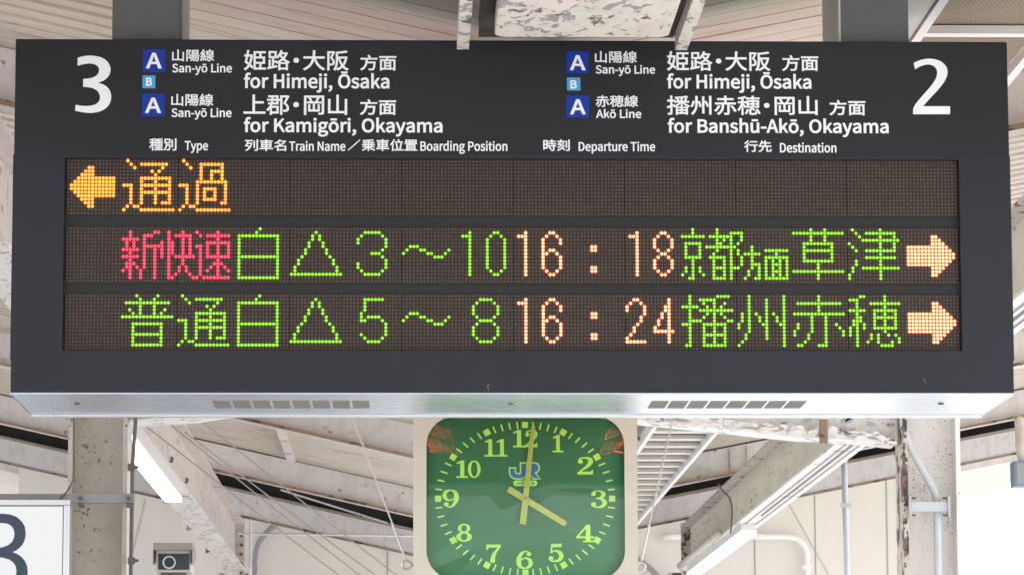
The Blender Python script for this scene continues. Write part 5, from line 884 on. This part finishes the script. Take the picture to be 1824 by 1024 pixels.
o = MB().tube([(2.455, 29.2, GZ0+0.02), (2.455, 33.5, GZ0+0.02)], 0.028, 12).build('conduit', M['column'], None, smooth=True); tag(o, 'stub of cream conduit low on the web of the right girder, near its far end', 'conduit')

t = thing('pipe_rack', 'slim pale pipe rack with a level bar, at the left girder far end', 'pipe rack', tuple(at(446, 1024, 33.5)))
p, q = at(424, 950, 33.5), at(760, 954, 33.5); MB().tube([p, q], 0.010, 8).build('level_bar', M['white_pipe'], t)
p, q = at(446, 928, 33.47), at(447, 1100, 33.47); MB().tube([p, q], 0.011, 8).build('upright', M['white_pipe'], t)
p, q = at(430, 923, 33.47), at(455, 928, 33.47); MB().tube([p, q], 0.010, 8).build('top_bar', M['white_pipe'], t)
p, q = at(500, 872, 33.2), at(690, 931, 33.2)
tag(MB().tube([p, q], 0.010, 4).build('drip_bar', M['rafter']), 'slim pale bar lying across the dark ventilation gap left of the clock', 'bar')

# security camera
YS = 21.0
def s3(px_, py_): v = at(px_, py_, YS); return v.x, v.z
t = thing('security_camera', 'boxy security camera with dark window and hood, below the lit fluorescent lamp', 'camera', (s3(308, 1015)[0], YS, 0))
(x0, z1), (x1, z0) = s3(277, 979), s3(340, 1018)
mb = MB(); mb.box(x0, x1, YS, YS+0.3, z0, z1); mb.build('body', M['cam_body'], t, bevel=0.006)
(a, zt), (b, zb) = s3(273, 967), s3(344, 979.5)
mb = MB(); mb.hexa([(a, YS-0.05, zb), (b, YS-0.05, zb), (b, YS+0.32, zb), (a, YS+0.32, zb), (a+0.004, YS-0.045, zt), (b-0.004, YS-0.045, zt), (b-0.01, YS+0.31, zt+0.006), (a+0.01, YS+0.31, zt+0.006)])
hood = mb.build('hood', M['cam_hood'], t)
mb = MB()
for xa_ in (a, b-0.005): mb.hexa([(xa_, YS-0.02, zb-0.085), (xa_+0.005, YS-0.02, zb-0.085), (xa_+0.005, YS+0.30, zb-0.03), (xa_, YS+0.30, zb-0.03), (xa_, YS-0.05, zb-0.0005), (xa_+0.005, YS-0.05, zb-0.0005), (xa_+0.005, YS+0.32, zb-0.0005), (xa_, YS+0.32, zb-0.0005)])
mb.build('hood_side', M['cam_hood'], hood)
(a, zt), (b, zb) = s3(282, 985.5), s3(337, 1014)
win = MB().box(a, b, YS-0.004, YS-0.0005, zb, zt).build('window', M['lens'], t)
mc = s3(301.5, 1001); circ = lambda r, y, m_=24, e=1.0: [(mc[0] + r*math.cos(2*math.pi*k/m_), y, mc[1] + r*math.sin(2*math.pi*k/m_)) for k in range(m_+1)]
MB().tube(circ(0.033, YS-0.009), 0.0046, 6).build('lens_ring', M['lens_ring'], win)
v = s3(308, 1020)
mb = MB(); mb.box(v[0]-0.07, v[0]+0.07, YS+0.06, YS+0.2, v[1]-0.02, z0-0.001); mb.tube([(v[0], YS+0.13, 0.0), (v[0], YS+0.13, v[1]-0.021)], 0.03, 12)
mb.build('bracket', M['dark_steel'], t)

# loudspeaker, far right
YP = 28.6
(x0, z1), (x1, z0) = [(at(a, b, YP).x, at(a, b, YP).z) for a, b in ((1806, 820), (1850, 866))]
t = thing('loudspeaker', 'blue-grey box loudspeaker hanging against the white sky at the right edge', 'loudspeaker', ((x0+x1)/2, YP, z1))
MB().box(x0, x1, YP, YP+0.2, z0, z1).build('case', M['blue_box'], t, bevel=0.008)
MB().box(x0+0.02, x1-0.02, YP-0.004, YP-0.0005, z0+0.02, z1-0.02).build('grille', M['grey_pipe'], t)
zz = zr((x0+x1)/2)
MB().tube(smooth_path([((x0+x1)/2, YP+0.1, z1-0.002), ((x0+x1)/2-0.02, YP+0.12, z1+0.10), ((x0+x1)/2+0.01, YP+0.3, z1+0.2), ((x0+x1)/2+0.02, YP+0.4, zz-0.001)], 6), 0.04, 12).build('bracket', M['cream'], t, smooth=True)
